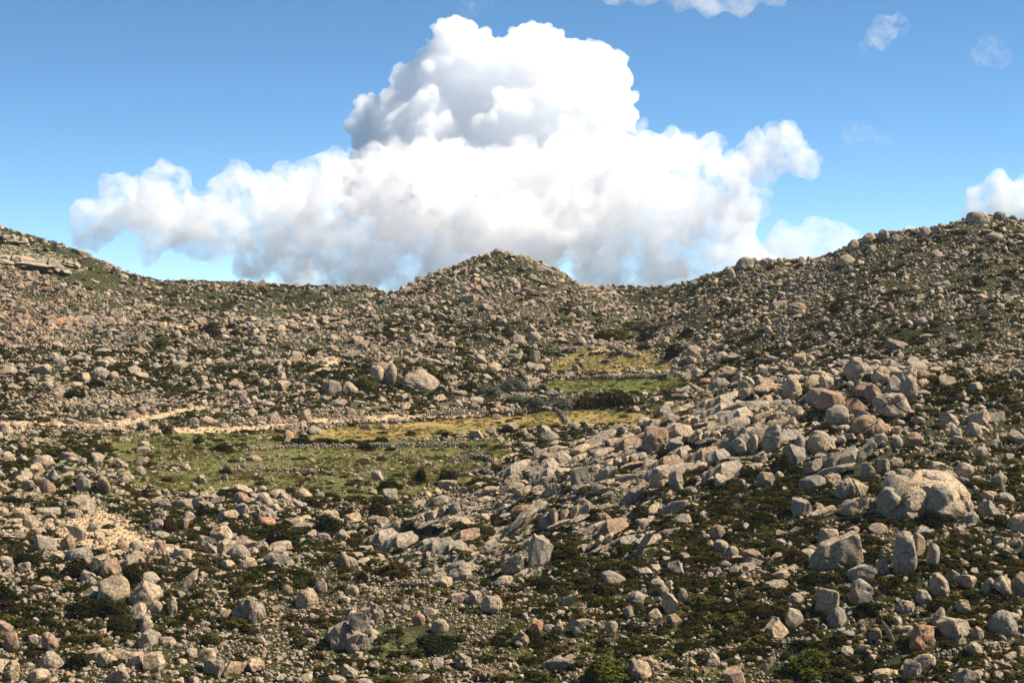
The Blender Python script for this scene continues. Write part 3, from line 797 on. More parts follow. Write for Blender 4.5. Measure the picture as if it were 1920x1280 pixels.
for line, wh, label in WALLS:
    P = [hit(*p) for p in line]
    P = [p for p in P if p is not None]
    verts, faces, n0 = [], [], 0
    for a, b_ in zip(P[:-1], P[1:]):
        L = np.hypot(*(b_ - a)[:2])
        if L > 60: continue
        dirv = (b_ - a)[:2] / max(L, 1e-6); nor = np.array([-dirv[1], dirv[0]])
        s = 0.0
        while s < L:
            col_h = wh * rng.uniform(.65, 1.1) * (1 if rng.random() > .06 else .3)
            zc = 0.0
            while zc < col_h:
                sz = rng.uniform(.22, .42)
                for side in (-.16, .16):
                    q = a[:2] + dirv * (s + rng.uniform(-.12, .12)) + nor * (side + rng.uniform(-.07, .07))
                    vv = wv * np.array([sz * .62, sz * .5, sz * .42]) * rng.uniform(.8, 1.2, size=(len(wv), 1))
                    an = math.atan2(dirv[1], dirv[0]) + rng.uniform(-.4, .4)
                    c_, s_ = math.cos(an), math.sin(an)
                    vv = vv @ np.array([[c_, s_, 0], [-s_, c_, 0], [0, 0, 1]])
                    verts.append(vv + np.array([q[0], q[1], a[2] + (b_[2] - a[2]) * s / L + zc]))
                    faces.append(wf + n0); n0 += len(wv)
                zc += sz * .62
            s += rng.uniform(.34, .5)
    if not verts: continue
    V = np.concatenate(verts); Fc = np.concatenate(faces)
    # settle each stone column on the ground under it
    cen = V.reshape(-1, len(wv), 3).mean(1)
    g = height(cen[:, 0], cen[:, 1])
    org = np.array([P[len(P) // 2][0], P[len(P) // 2][1], P[len(P) // 2][2]])
    # z of the straight line may leave the ground: shift by ground minus line height
    seg_z = np.empty(len(cen))
    best = np.full(len(cen), 1e9)
    for a, b_ in zip(P[:-1], P[1:]):
        ab = (b_ - a)[:2]; t = np.clip(((cen[:, :2] - a[:2]) @ ab) / max(ab @ ab, 1e-9), 0, 1)
        dd = np.hypot(*(cen[:, :2] - a[:2] - t[:, None] * ab).T)
        m = dd < best
        seg_z[m] = (a[2] + t * (b_ - a)[2])[m]; best[m] = dd[m]
    V = V.reshape(-1, len(wv), 3); V[:, :, 2] += (g - seg_z)[:, None]; V = V.reshape(-1, 3)
    o = obj('dry_stone_wall', mesh_np('dry_stone_wall', V - org, Fc, smooth=False), M_GREY)
    o.location = org
    tag(o, label, 'stone wall', 'dry-stone walls between the old terraces', kind='thing')

# ---------------------------------------------------------------- shrubs and trees
def shrub_mesh(name, seed, n, leaf, mat, flat=1.0, airy=0.0):
    """dome of small leaves, base at z=0, about one unit wide and one high"""
    g = np.random.default_rng(seed)
    d = g.normal(size=(n, 3)); d[:, 2] = np.abs(d[:, 2]) * 0.95 + g.uniform(-.15, .15, n)
    d /= np.linalg.norm(d, axis=1, keepdims=True)
    lump = np.ones(n)
    for k in range(6):
        w = g.normal(size=3) * g.uniform(2.0, 5.0)
        lump += 0.10 * np.sin(d @ w + g.uniform(0, 6.28))
    rad = lump * np.clip(1 - np.abs(g.normal(0, .13 + airy, n)), .25, 1.0)
    c = d * rad[:, None] * np.array([.5, .5, .95 * flat])
    c[:, 2] = np.maximum(c[:, 2], 0.0)
    t1 = g.normal(size=(n, 3)); t1 -= (t1 * d).sum(1, keepdims=True) * d * 0.55
    t1 /= np.linalg.norm(t1, axis=1, keepdims=True)
    t2 = np.cross(d + g.normal(size=(n, 3)) * .6, t1); t2 /= np.linalg.norm(t2, axis=1, keepdims=True) + 1e-9
    s = leaf * g.uniform(.6, 1.4, (n, 1))
    v = np.stack([c - t1 * s, c + t2 * s * .55, c + t1 * s, c - t2 * s * .55], 1).reshape(-1, 3)
    f = np.arange(n * 4).reshape(-1, 4)
    me = mesh_np(name, v, f, smooth=False)
    me.materials.append(mat)
    return me
LEAFM = {'dark': M_DARK, 'olive': M_OLIVE, 'bright': M_BRIGHT, 'silver': M_SILVER, 'brown': M_BROWN, 'scrub': M_SCRUB}
SHRUB = {k: [shrub_mesh('foliage', 20 + 7 * i + j, 1500, .055, m, airy=.05 if k in ('silver', 'bright') else 0.0) for j in range(3)] for i, (k, m) in enumerate(LEAFM.items())}
SHRUBS = [
 (277,322,627,658,'olive','yellow-green shrub on the left knoll slope, right of the squared outcrop'),
 (374,413,602,628,'brown','greyish-brown shrub in the hollow of the far left slope'),
 (422,442,604,618,'dark','small dark shrub right of the greyish-brown shrub on the far left slope'),
 (430,452,613,632,'brown','brown twiggy shrub below the small dark one on the far left slope'),
 (118,158,723,749,'dark','black-green shrub among boulders on the left slope above the track'),
 (162,201,708,727,'dark','dark shrub upper right of the black-green shrub on the left slope'),
 (570,612,646,668,'brown','rusty-olive shrub above the little sandy bank, left of centre'),
 (664,707,700,733,'olive','olive shrub at the foot of the split boulder in the valley'),
 (676,705,668,684,'olive','low olive shrub above the split boulder in the valley'),
 (740,772,668,688,'olive','olive shrub behind the great dome in the valley'),
 (770,800,671,692,'bright','bright green shrub behind the great dome in the valley'),
 (795,824,684,708,'olive','brownish-green shrub at the right end of the great dome'),
 (812,836,697,722,'dark','dark shrub just right of the great dome in the valley'),
 (842,864,697,709,'bright','small bright shrub right of the great dome, at the hill foot'),
 (864,896,671,700,'olive','yellowish shrub at the left foot of the cone hill'),
 (1106,1146,617,641,'dark','dark green shrub left in the clump above the ochre knoll'),
 (1130,1186,611,641,'olive','broad brownish shrub in the middle of the clump above the ochre knoll'),
 (1189,1230,620,642,'dark','dark shrub right of the broad brownish one above the ochre knoll'),
 (1193,1222,641,658,'dark','round dark shrub at the right foot of the ochre knoll clump'),
 (1244,1284,642,674,'dark','black-green thicket at the right end above the ochre knoll'),
 (1166,1186,640,652,'dark','small dark shrub on top of the ochre knoll'),
 (1276,1304,612,632,'dark','dark shrub far right of the ochre knoll clump'),
 (852,905,712,736,'dark','dark end of the grey-green shrub belt below the hill'),
 (890,945,716,744,'silver','silvery shrub, leftmost in the belt below the hill'),
 (930,992,702,738,'silver','tallest silvery shrub in the belt below the hill'),
 (945,1002,735,757,'silver','silvery shrub low in the belt, above the yellow field'),
 (985,1035,742,768,'silver','silvery shrub near the short curving wall'),
 (1018,1080,738,770,'silver','rightmost silvery shrub in the belt below the hill'),
 (1000,1030,722,738,'dark','small dark shrub by the left corner of the green field'),
 (1078,1118,736,770,'brown','brown reedy bush right of the silvery belt'),
 (1108,1150,733,766,'dark','dark bush right of the brown reedy bush'),
 (1140,1196,727,764,'dark','broad dark bush below the small green field'),
 (1206,1222,714,722,'silver','small pale round shrub in the right of the green field'),
 (538,592,814,838,'dark','dark shrub at the left corner of the yellow field'),
 (588,640,818,834,'dark','low dark hedge-like shrub under the left of the yellow field'),
 (640,676,820,834,'dark','second low dark shrub under the left of the yellow field'),
 (664,708,826,845,'dark','dark shrub astride the wall below the yellow field'),
 (702,730,817,830,'dark','small dark shrub above the wall, below the yellow field'),
 (757,778,805,818,'dark','dark shrub on the lower edge of the yellow field, middle'),
 (817,852,804,822,'dark','larger dark shrub on the lower edge of the yellow field'),
 (932,968,797,814,'dark','dark shrub on the lower right edge of the yellow field'),
 (249,279,795,809,'dark','dark shrub on the sandy track right of the fork'),
 (293,327,793,815,'dark','rounder dark shrub further right on the sandy track'),
 (361,381,817,834,'dark','dark oval shrub alone on grass below the track'),
 (393,437,829,849,'dark','flat dark shrub below the track on the green flat'),
 (409,437,874,890,'dark','black shrub at the left end of the lowest wall'),
 (299,323,893,904,'dark','dark shrub on grass near the lone small grey boulder'),
 (403,472,911,936,'dark','wide dark shrub behind the brown dome boulder'),
 (565,602,933,952,'dark','dark shrub at the lower right end of the green flat'),
 (362,402,944,972,'dark','dark shrub under the long low boulder on the rim'),
 (305,332,968,1000,'brown','thin greyish bush beside the grey dome by the sand'),
 (120,168,1041,1084,'dark','tall dark bush left of the pale boulder above the huge pair'),
 (22,82,1037,1064,'dark','broad dark bush below the sand at the left'),
 (64,112,1060,1086,'dark','dark bush below the broad one at the left'),
 (160,194,1046,1078,'silver','silvery bush touching the pale boulder above the huge pair'),
 (140,246,1118,1160,'dark','large black-green bush at the foot of the huge round pair'),
 (196,262,1152,1188,'dark','dark bush left of the upright boulder below the huge pair'),
 (376,418,1183,1210,'olive','rounded olive shrub in open rubble at lower left'),
 (418,472,1154,1182,'olive','low olive shrub beside the dark-sided upright stone'),
 (-8,30,1100,1130,'dark','dark shrub at the left edge below the sand'),
 (130,178,1186,1206,'olive','flat olive shrub right of the pear-shaped boulder'),
 (118,172,1222,1256,'dark','dark shrub between the broad speckled boulder and its right neighbour'),
 (1474,1572,1220,1272,'bright','large yellow-green shrub near the bottom right'),
 (1092,1188,1222,1288,'bright','large yellow-green shrub cut by the bottom edge'),
 (1000,1044,1261,1290,'bright','small vivid green shrub cut by the bottom edge'),
 (1592,1652,1126,1162,'dark','dark bush right of the round grey boulder'),
 (1700,1786,952,988,'dark','wide dark bush under the right half of the broad cracked dome'),
 (1512,1602,925,948,'dark','dark flat bush left of the lens-shaped boulder foot'),
 (1604,1664,1030,1060,'dark','dark bush between the wide flat slab and the tall egg'),
 (1470,1515,1020,1062,'brown','dark brown bush left of the wide flat pale slab'),
 (1382,1424,870,898,'dark','dark bush under the overhanging outcrop block'),
 (1452,1494,852,890,'dark','tall dark bush between the overhang and the whaleback'),
 (1852,1884,1088,1122,'dark','dark shrub in front of the big smooth boulder at the right edge'),
 (1845,1900,962,990,'dark','dark shrub left of the pale dome at the right edge'),
 (1500,1560,1068,1096,'dark','olive-dark shrub below the wide flat pale slab'),
 (704,756,893,922,'dark','dark bush on the right part of the green flat'),
 (918,948,868,892,'dark','dark bush right of the arched wall of the pen'),
 (1098,1156,1092,1122,'brown','rusty-brown bush over rubble below the outcrop'),
 (1224,1262,838,866,'dark','dark bush in a pocket of the outcrop crest'),
 (690,730,930,975,'dark','dark bush above the outcrop tip'),
 (580,640,960,1000,'dark','large dark bush in the scrub left of the outcrop'),
 (500,560,985,1030,'dark','dark bush below the tumbled stack'),
 (700,770,1050,1085,'brown','reddish-brown scrub bush above the curved wall'),
 (740,870,1188,1226,'dark','deep dark thicket in a hollow right of the broken grey crag'),
 (1340,1400,1146,1176,'olive','olive bush left of the triangular boulder'),
 (1285,1340,1110,1140,'olive','olive bush right of the tall black-sided boulder'),
 (1405,1450,1135,1158,'brown','brown bush above the triangular boulder'),
]
SP = []
shrub_i = 0
def put_shrub(x, y, z, w, h, kind, label):
    global shrub_i
    me = SHRUB[kind][shrub_i % 3]
    o = obj('shrub', me)
    o.location = (x, y, z - 0.06 * h)
    o.scale = (w, w * 0.9, h)
    o.rotation_euler = (0, 0, (shrub_i * 2.4) % 6.28)
    tag(o, label, 'shrub', 'shrubs growing among the boulders')
    shrub_i += 1
for (x0, x1, y0, y1, kind, label) in SHRUBS:
    b_ = hit((x0 + x1) / 2, y1 - 1)
    if b_ is None: continue
    d = b_[1]; w = (x1 - x0) / F * d; h = max((y1 - y0) / F * d - 0.10 * w, 0.5)
    cy = d + w * .35
    cx = b_[0] * cy / d
    put_shrub(cx, cy, b_[2], w * 1.05, h, kind, label)
    SP.append((cx, cy, w * .45))

def tube(p0, p1, r0, r1, n=6):
    p0 = np.array(p0, float); p1 = np.array(p1, float)
    ax = p1 - p0; ax /= np.linalg.norm(ax)
    u = np.cross(ax, (0.3, 0.9, 0.1)); u /= np.linalg.norm(u); w = np.cross(ax, u)
    a = np.linspace(0, 2 * np.pi, n, endpoint=False)
    ring = np.cos(a)[:, None] * u + np.sin(a)[:, None] * w
    v = np.concatenate([p0 + ring * r0, p1 + ring * r1])
    f = [[i, (i + 1) % n, n + (i + 1) % n, n + i] for i in range(n)]
    return v, np.array(f)
TREES = [(225,268,1058,1102,'silver','round dark-leaved tree rising between the huge round pair'),
         (774,802,876,908,'dark','small spreading tree on the green flat, left of two'),
         (820,858,878,908,'dark','small spreading tree on the green flat, right of two')]
for i, (x0, x1, y0, y1, kind, label) in enumerate(TREES):
    b_ = hit((x0 + x1) / 2, y1)
    d = b_[1]; w = (x1 - x0) / F * d; h = (y1 - y0) / F * d
    t = bpy.data.objects.new('tree', None); COL.objects.link(t)
    t.location = b_
    tag(t, label, 'tree')
    vs, fs, n0 = [], [], 0
    g = np.random.default_rng(90 + i)
    segs = [((0, 0, -.3), (.1 * w, 0, h * .35), .13, .09)]
    for k in range(7):
        a = k * .9 + g.uniform(0, .5)
        segs.append(((.1 * w, 0, h * .33), (math.cos(a) * w * .33, math.sin(a) * w * .3, h * g.uniform(.6, .9)), .07, .025))
    for s in segs:
        v, f = tube(*s); vs.append(v); fs.append(f + n0); n0 += len(v)
    obj('trunk', mesh_np('trunk', np.concatenate(vs), np.concatenate(fs)), M_BARK, t)
    cm = shrub_mesh('crown', 200 + i, 2600, .045, M_DARK if i == 0 else LEAFM[kind], airy=.12)
    c = obj('crown', cm, None, t)
    c.location = (0, 0, h * .22); c.scale = (w, w * .9, h * .82)
    SP.append((b_[0], b_[1], .3 * w))

# ---------------------------------------------------------------- loose rock and scrub, spread over the ground
RES = 0.35
GX0, GY0 = -230.0, 165.0
OCC = np.zeros((int(460 / RES), int(490 / RES)), bool)
def mark(x, y, r):
    i0, i1 = int((x - r - GX0) / RES), int((x + r - GX0) / RES) + 1
    j0, j1 = int((y - r - GY0) / RES), int((y + r - GY0) / RES) + 1
    i0, j0 = max(i0, 0), max(j0, 0)
    if i1 <= i0 or j1 <= j0: return
    OCC[i0:i1, j0:j1] = True
def blocked(x, y, r):
    for dx, dy in ((0, 0), (r, 0), (-r, 0), (0, r), (0, -r)):
        i, j = int((x + dx - GX0) / RES), int((y + dy - GY0) / RES)
        if i < 0 or j < 0 or i >= OCC.shape[0] or j >= OCC.shape[1] or OCC[i, j]: return True
    return False
for (x, y, r) in PLACED: mark(x, y, r * .8)
for (x, y, r) in SP: mark(x, y, r * .75)

NC = 430000
cy_ = np.sqrt(rng.uniform(172.0 ** 2, 640.0 ** 2, NC))
cx_ = rng.uniform(-.315, .315, NC) * cy_
cz_ = height(cx_, cy_)
cpx, cpy = project(cx_, cy_, cz_)
dens = np.full(NC, .40); size = np.full(NC, .9)
far_m = (cpy < 660); dens[far_m] = .44; size[far_m] = .61
m = (cpx < 720) & (cpy > 600) & (cpy < 800); dens[m] = .34; size[m] = .82
m = (cpx > 1280) & (cpy > 690); dens[m] = .58; size[m] = .88
m = (cpy > 1080) & (cpx < 1450); dens[m] = .52; size[m] = .76
m = in_poly(cpx, cpy, [(0,812),(270,808),(310,935),(0,930)]); dens[m] = .2; size[m] = .95
patch = 0.05 + 1.9 * (0.5 + 0.55 * vnoise(cx_, cy_, 20, 5)) * (0.72 + .9 * vnoise(cx_, cy_, 7, 6))
dens = dens * np.clip(patch, np.where(cy_ > 400, .5, .16), 2.1)
oc = in_poly(cpx, cpy, OUTCROP) & (cy_ < 330); dens[oc] = .5 * np.clip(.72 + .9 * vnoise(cx_, cy_, 10, 12), .1, 1.3)[oc]; size[oc] = 1.05
ms = in_poly(cpx, cpy, MASS) & (cy_ < 330); dens[ms] = np.clip(dens[ms] * 1.8, .3, .8); size[ms] = 1.4
m = in_poly(cpx, cpy, SCREE); dens[m] = 1.0; size[m] = .72
m = in_poly(cpx, cpy, FLAT); dens[m] = .05; size[m] = .7
m = in_poly(cpx, cpy, KNOLL); dens[m] = .12; size[m] = .7
m = in_poly(cpx, cpy, [(850,705),(1000,718),(1200,730),(1210,768),(1000,772),(880,745)]); dens[m] = .08
m = in_poly(cpx, cpy, [(680,735),(830,735),(990,768),(800,782),(660,786)]); dens[m] = .22
m = in_poly(cpx, cpy, SAND); dens[m] = .22; size[m] = .6
m = in_poly(cpx, cpy, [(735,550),(860,495),(930,466),(1010,482),(1150,538),(1200,600),(1000,680),(760,660)]); dens[m] *= 1.35; size[m] = .8
m = in_poly(cpx, cpy, FIELD_Y) | in_poly(cpx, cpy, FIELD_G); dens[m] = .004; size[m] = .7
for line, w in TRACKS:
    m = seg_dist(cpx, cpy, line) < w * 1.1; dens[m] = .14; size[m] = .55
rr = np.clip(0.19 * (1 - rng.random(NC)) ** (-1 / 2.3), .18, 1.7) * size
rr = np.clip(rr, .15, 2.2)
keep = (rng.random(NC) < dens) & ((rr > .27) | (cy_ < 330) | (rng.random(NC) < .45))
order = np.argsort(-rr[keep])
ki = np.nonzero(keep)[0][order]
acc = []
for i in ki:
    x, y, r = cx_[i], cy_[i], rr[i]
    if blocked(x, y, r * .62): continue
    mark(x, y, r * .6)
    acc.append(i)
acc = np.array(acc)
print('rocks', len(acc), 'hand placed', boulder_n)

# the largest in view are boulders of their own, named by their nearest landmark
def photo_dir(dx, dy):
    a = math.degrees(math.atan2(-dy, dx)) % 360
    return ['to the right of', 'above and right of', 'above', 'above and left of', 'to the left of', 'below and left of', 'below', 'below and right of'][int((a + 22.5) // 45) % 8]
inview = (cpx[acc] > 5) & (cpx[acc] < 1915) & (cpy[acc] < 1275)
app = np.where(inview, rr[acc] / cy_[acc], 0)
n_auto = max(0, 300 - boulder_n)
top = np.argsort(-app)[:n_auto]
PROTO = [(k, *rock_verts(300 + j, 4, k, 0)) for j, k in enumerate(['round', 'block', 'slab', 'dome', 'egg', 'long', 'block', 'round'])]
PROTO_ME = {}
count = {}
WORD = {'round': 'rounded', 'block': 'blocky', 'slab': 'flat', 'dome': 'domed', 'egg': 'upright', 'long': 'oblong'}
ORD = ['nearest', 'second nearest', 'third nearest', 'fourth nearest', 'fifth nearest', 'sixth nearest', 'seventh nearest', 'eighth nearest', 'ninth nearest', 'tenth nearest']
auto = []
for t in top:
    i = acc[t]
    best = min(LANDMARKS, key=lambda L: (L[0] - cpx[i]) ** 2 + (1.4 * (L[1] - cpy[i])) ** 2)
    dist = math.hypot(best[0] - cpx[i], best[1] - cpy[i])
    auto.append((best[2], photo_dir(cpx[i] - best[0], cpy[i] - best[1]), dist, i))
auto.sort(key=lambda a: a[2])
for k, (lm, pd, dist, i) in enumerate(auto):
    pk = 5 if oc[i] else k % 8
    tone = 'g' if oc[i] and k % 3 else 'tgtptg'[k % 6]
    kind, v, f = PROTO[pk]
    if (pk, tone) not in PROTO_ME:
        me = mesh_np('boulder', v, f, smooth=False); me.materials.append(ROCKM[tone]); PROTO_ME[(pk, tone)] = me
    o = obj('boulder', PROTO_ME[(pk, tone)])
    r = rr[i]
    sc = {'slab': (2.2, 1.7, 1.0), 'egg': (1.5, 1.4, 2.1), 'long': (3.2, 1.4, 1.1), 'dome': (2.1, 1.8, 1.4)}.get(kind, (2.0, 1.8, 1.6))
    o.scale = tuple(q * r for q in sc)
    o.location = (cx_[i], cy_[i], cz_[i] + sc[2] * r * .28)
    o.rotation_euler = (rng.uniform(-.15, .15), -.32 if oc[i] else rng.uniform(-.2, .2), rng.uniform(.2, .7) if oc[i] else rng.uniform(0, 6.28))
    c = count.get((lm, pd), 0); count[(lm, pd)] = c + 1
    tag(o, f"{WORD[kind]} unnamed boulder, {ORD[min(c, 9)]} {pd} {lm}".replace('unnamed ', ''), 'boulder', 'granite boulders strewn over the hillside')
rest = np.setdiff1d(np.arange(len(acc)), top)

def library(name, meshes):
    c = bpy.data.collections.new(name)              # never linked to the scene: only the shapes that are scattered
    for k, me in enumerate(meshes):
        c.objects.link(bpy.data.objects.new(f'{name}_{k:02d}', me))
    return c
def scatter(name, lib, P, rot, sca, var, label):
    me = bpy.data.meshes.new(name)
    me.vertices.add(len(P)); me.vertices.foreach_set('co', np.asarray(P, np.float32).ravel())
    for nm, dt, val in (('rot', 'FLOAT_VECTOR', rot), ('sca', 'FLOAT_VECTOR', sca), ('var', 'INT', var)):
        a = me.attributes.new(nm, dt, 'POINT')
        a.data.foreach_set('vector' if dt == 'FLOAT_VECTOR' else 'value', np.asarray(val, np.float32 if dt != 'INT' else np.int32).ravel())
    o = obj(name, me)
    ng = bpy.data.node_groups.new(name, 'GeometryNodeTree')
    ng.interface.new_socket('Geometry', in_out='INPUT', socket_type='NodeSocketGeometry')
    ng.interface.new_socket('Geometry', in_out='OUTPUT', socket_type='NodeSocketGeometry')
    gi = ng.nodes.new('NodeGroupInput'); go = ng.nodes.new('NodeGroupOutput')
    ci = ng.nodes.new('GeometryNodeCollectionInfo'); ci.inputs['Collection'].default_value = lib
    ci.inputs['Separate Children'].default_value = True; ci.inputs['Reset Children'].default_value = True
    ip = ng.nodes.new('GeometryNodeInstanceOnPoints'); ip.inputs['Pick Instance'].default_value = True
    def na_(nm, dt):
        n = ng.nodes.new('GeometryNodeInputNamedAttribute'); n.data_type = dt; n.inputs[0].default_value = nm
        return [s for s in n.outputs if s.enabled and s.name == 'Attribute'][0]
    e2r = ng.nodes.new('FunctionNodeEulerToRotation')
    L = ng.links.new
    L(gi.outputs[0], ip.inputs['Points']); L(ci.outputs[0], ip.inputs['Instance'])
    L(na_('var', 'INT'), ip.inputs['Instance Index'])
    L(na_('rot', 'FLOAT_VECTOR'), e2r.inputs[0]); L(e2r.outputs[0], ip.inputs['Rotation'])
    L(na_('sca', 'FLOAT_VECTOR'), ip.inputs['Scale']); L(ip.outputs[0], go.inputs[0])
    md = o.modifiers.new('scatter', 'NODES'); md.node_group = ng
    tag(o, label, kind='stuff')
    return o

kinds = ['round', 'block', 'slab', 'dome', 'block', 'egg', 'tri', 'round', 'slab', 'block']
lib_m = []
for j, k in enumerate(kinds):                        # 0-9 tan / grey
    me = mesh_np('rock', *rock_verts(600 + j, 3, k), smooth=False); me.materials.append(M_TAN if j % 3 else M_GREY); lib_m.append(me)
for j, k in enumerate(['round', 'block', 'slab', 'tri']):   # 10-13 pinkish
    me = mesh_np('rock', *rock_verts(640 + j, 3, k), smooth=False); me.materials.append(M_PINK if j else M_ORANGE); lib_m.append(me)
for j in range(5):                                   # 14-18 long slabs
    me = mesh_np('rock', *rock_verts(660 + j, 3, 'long'), smooth=False); me.materials.append(M_TAN if j % 3 == 1 else M_GREY); lib_m.append(me)
ROCK_LIB = library('rock_shapes', lib_m)
ri = acc[rest]
n = len(ri)
var = rng.integers(0, 10, n)
pinkp = np.where(in_poly(cpx[ri], cpy[ri], SCREE), .7, .055)
m = rng.random(n) < pinkp; var[m] = rng.integers(11, 14, m.sum())
m = rng.random(n) < .006; var[m] = 10
lm_ = oc[ri] & (rng.random(n) < .55); var[lm_] = rng.integers(14, 19, lm_.sum())
r = rr[ri]
sca = np.stack([r * rng.uniform(1.6, 2.9, n), r * rng.uniform(1.5, 2.1, n), r * rng.uniform(.85, 1.7, n)], -1)
sca[lm_] = np.stack([r * rng.uniform(2.0, 4.8, n), r * rng.uniform(1.1, 1.7, n), r * rng.uniform(.9, 1.7, n)], -1)[lm_]
rot = np.stack([rng.normal(0, .22, n), rng.normal(0, .22, n), rng.uniform(0, 6.28, n)], -1)
rot[lm_] = np.stack([rng.normal(0, .15, n), rng.normal(-.34, .17, n), rng.normal(.5, .4, n)], -1)[lm_]
P = np.stack([cx_[ri], cy_[ri], cz_[ri] + sca[:, 2] * .22], -1)
scatter('loose_rocks', ROCK_LIB, P, rot, sca, var, 'countless smaller granite rocks strewn between the boulders')

# stones too small to be more than a few pixels: gathered round the rocks and along the same stony streaks
NR = 600000
qy = np.sqrt(rng.uniform(172.0 ** 2, 520.0 ** 2, NR)); qx = rng.uniform(-.315, .315, NR) * qy
qz = height(qx, qy); qpx, qpy = project(qx, qy, qz)
qp = np.clip(.08 + 1.25 * (0.5 + 0.5 * vnoise(qx, qy, 22, 5)) * (.45 + .8 * vnoise(qx, qy, 6, 16)), .02, 1)
qp[in_poly(qpx, qpy, FLAT)] *= .12
qp[in_poly(qpx, qpy, FIELD_Y) | in_poly(qpx, qpy, FIELD_G)] = .004
qp[in_poly(qpx, qpy, KNOLL)] *= .3
qp[qy > 370] *= .5
qp[in_poly(qpx, qpy, [(0,812),(270,808),(310,935),(0,930)])] *= .4
qp[in_poly(qpx, qpy, SAND)] *= .6
qp[(qpy > 1060) & (qpx < 1500)] *= 1.5
for line, w in TRACKS: qp[seg_dist(qpx, qpy, line) < w * 1.1] *= .4
qi = np.clip(((qx - GX0) / RES).astype(int), 0, OCC.shape[0] - 1); qj = np.clip(((qy - GY0) / RES).astype(int), 0, OCC.shape[1] - 1)
qk = (rng.random(NR) < qp) & ~OCC[qi, qj]
qx, qy, qz, qpx, qpy = qx[qk], qy[qk], qz[qk], qpx[qk], qpy[qk]; n = len(qx)
small = []
for j, k in enumerate(['block', 'tri', 'slab', 'block', 'round', 'block']):
    me = mesh_np('stone', *rock_verts(720 + j, 2, k), smooth=False); me.materials.append([M_TAN, M_TAN, M_GREY, M_PINK, M_TAN, M_GREY][j]); small.append(me)
STONE_LIB = library('stone_shapes', small)
r = np.clip(.075 * (1 - rng.random(n)) ** (-1 / 2.6), .075, .34) * np.clip(qy / 240, 1, 1.7)
sca = np.stack([r * rng.uniform(1.6, 2.8, n), r * rng.uniform(1.4, 2.2, n), r * rng.uniform(1.1, 2.0, n)], -1)
scatter('rubble', STONE_LIB, np.stack([qx, qy, qz + sca[:, 2] * .25], -1), np.stack([rng.normal(0, .3, n), rng.normal(0, .3, n), rng.uniform(0, 6.28, n)], -1),
        sca, rng.integers(0, 6, n), 'fine broken stones filling the gaps between the rocks')
print('rubble', n)
scrub_lib = []
for j, (m_, fl) in enumerate([(M_SCRUB, .8), (M_SCRUB, 1.0), (M_DARK, .9), (M_BROWN, .7), (M_SCRUB, .6), (M_DARK, .7), (M_OLIVE, .7)]):
    scrub_lib.append(shrub_mesh('scrub', 400 + j, 260, .10, m_, flat=fl))
SCRUB_LIB = library('scrub_shapes', scrub_lib)
NS = 230000
sy = np.sqrt(rng.uniform(172.0 ** 2, 630.0 ** 2, NS)); sx = rng.uniform(-.315, .315, NS) * sy
sz = height(sx, sy); spx, spy = project(sx, sy, sz)
sd = np.full(NS, .5) * np.clip(.55 + .8 * vnoise(sx, sy, 19, 8) + .4 * vnoise(sx, sy, 6, 9), .06, 1.3)
sd[spy < 660] *= .33
sd[sy > 480] *= .45
sd[(spx > 1250) & (spy > 700)] *= 1.7
sd[(spy > 930) & (spx > 420)] *= 1.4
sd[in_poly(spx, spy, FLAT)] *= .10
sd[in_poly(spx, spy, OUTCROP)] *= 1.3
sd[in_poly(spx, spy, FIELD_Y) | in_poly(spx, spy, FIELD_G) | in_poly(spx, spy, SAND)] = .01
sd[in_poly(spx, spy, KNOLL)] *= .3
for line, w in TRACKS: sd[seg_dist(spx, spy, line) < w * 1.2] = .0
ii = np.clip(((sx - GX0) / RES).astype(int), 0, OCC.shape[0] - 1); jj = np.clip(((sy - GY0) / RES).astype(int), 0, OCC.shape[1] - 1)
sk = (rng.random(NS) < sd) & ~OCC[ii, jj]
sx, sy, sz = sx[sk], sy[sk], sz[sk]; n = len(sx)
w = rng.uniform(.5, 1.0, n) ** 1.5 * 2.1 * np.where(sy > 380, 1.15, 1.0)
var = rng.choice(7, n, p=[.25, .2, .14, .11, .13, .06, .11])
scatter('scrub', SCRUB_LIB, np.stack([sx, sy, sz - .05], -1), np.stack([np.zeros(n), np.zeros(n), rng.uniform(0, 6.28, n)], -1),
        np.stack([w, w * rng.uniform(.8, 1.2, n), w * rng.uniform(.28, .5, n)], -1), var, 'low dark heath and scrub covering the soil between the rocks')
print('scrub', n)

def tuft_mesh(seed, mat):
    g = np.random.default_rng(seed); n = 34
    c = g.normal(0, .22, (n, 2)); a = g.uniform(0, 6.28, n); ln = g.normal(0, .16, (n, 2)); h = g.uniform(.5, 1.0, n); w_ = .035
    z = np.zeros(n)
    v = np.stack([np.stack([c[:, 0] - w_ * np.cos(a), c[:, 1] - w_ * np.sin(a), z], -1), np.stack([c[:, 0] + w_ * np.cos(a), c[:, 1] + w_ * np.sin(a), z], -1),
                  np.stack([c[:, 0] + ln[:, 0], c[:, 1] + ln[:, 1], h], -1)], 1).reshape(-1, 3)
    me = mesh_np('grass', v, np.arange(n * 3).reshape(-1, 3), smooth=False); me.materials.append(mat)
    return me
M_STRAW = leaf_material('straw_blades', (0.17, 0.135, 0.042), (0.24, 0.18, 0.062), (0.31, 0.225, 0.085))
GRASS_LIB = library('grass_shapes', [tuft_mesh(1, M_GRASS), tuft_mesh(2, M_GRASS), tuft_mesh(3, M_STRAW)])
NG = 150000
gy = np.sqrt(rng.uniform(172.0 ** 2, 440.0 ** 2, NG)); gx = rng.uniform(-.315, .315, NG) * gy
gz = height(gx, gy); tpx, tpy = project(gx, gy, gz)
t_sand, t_yel, t_green, t_grass, t_rock = zone_masks(tpx, tpy)
pr = .16 + .55 * np.maximum(np.maximum(t_grass, t_yel), t_green)
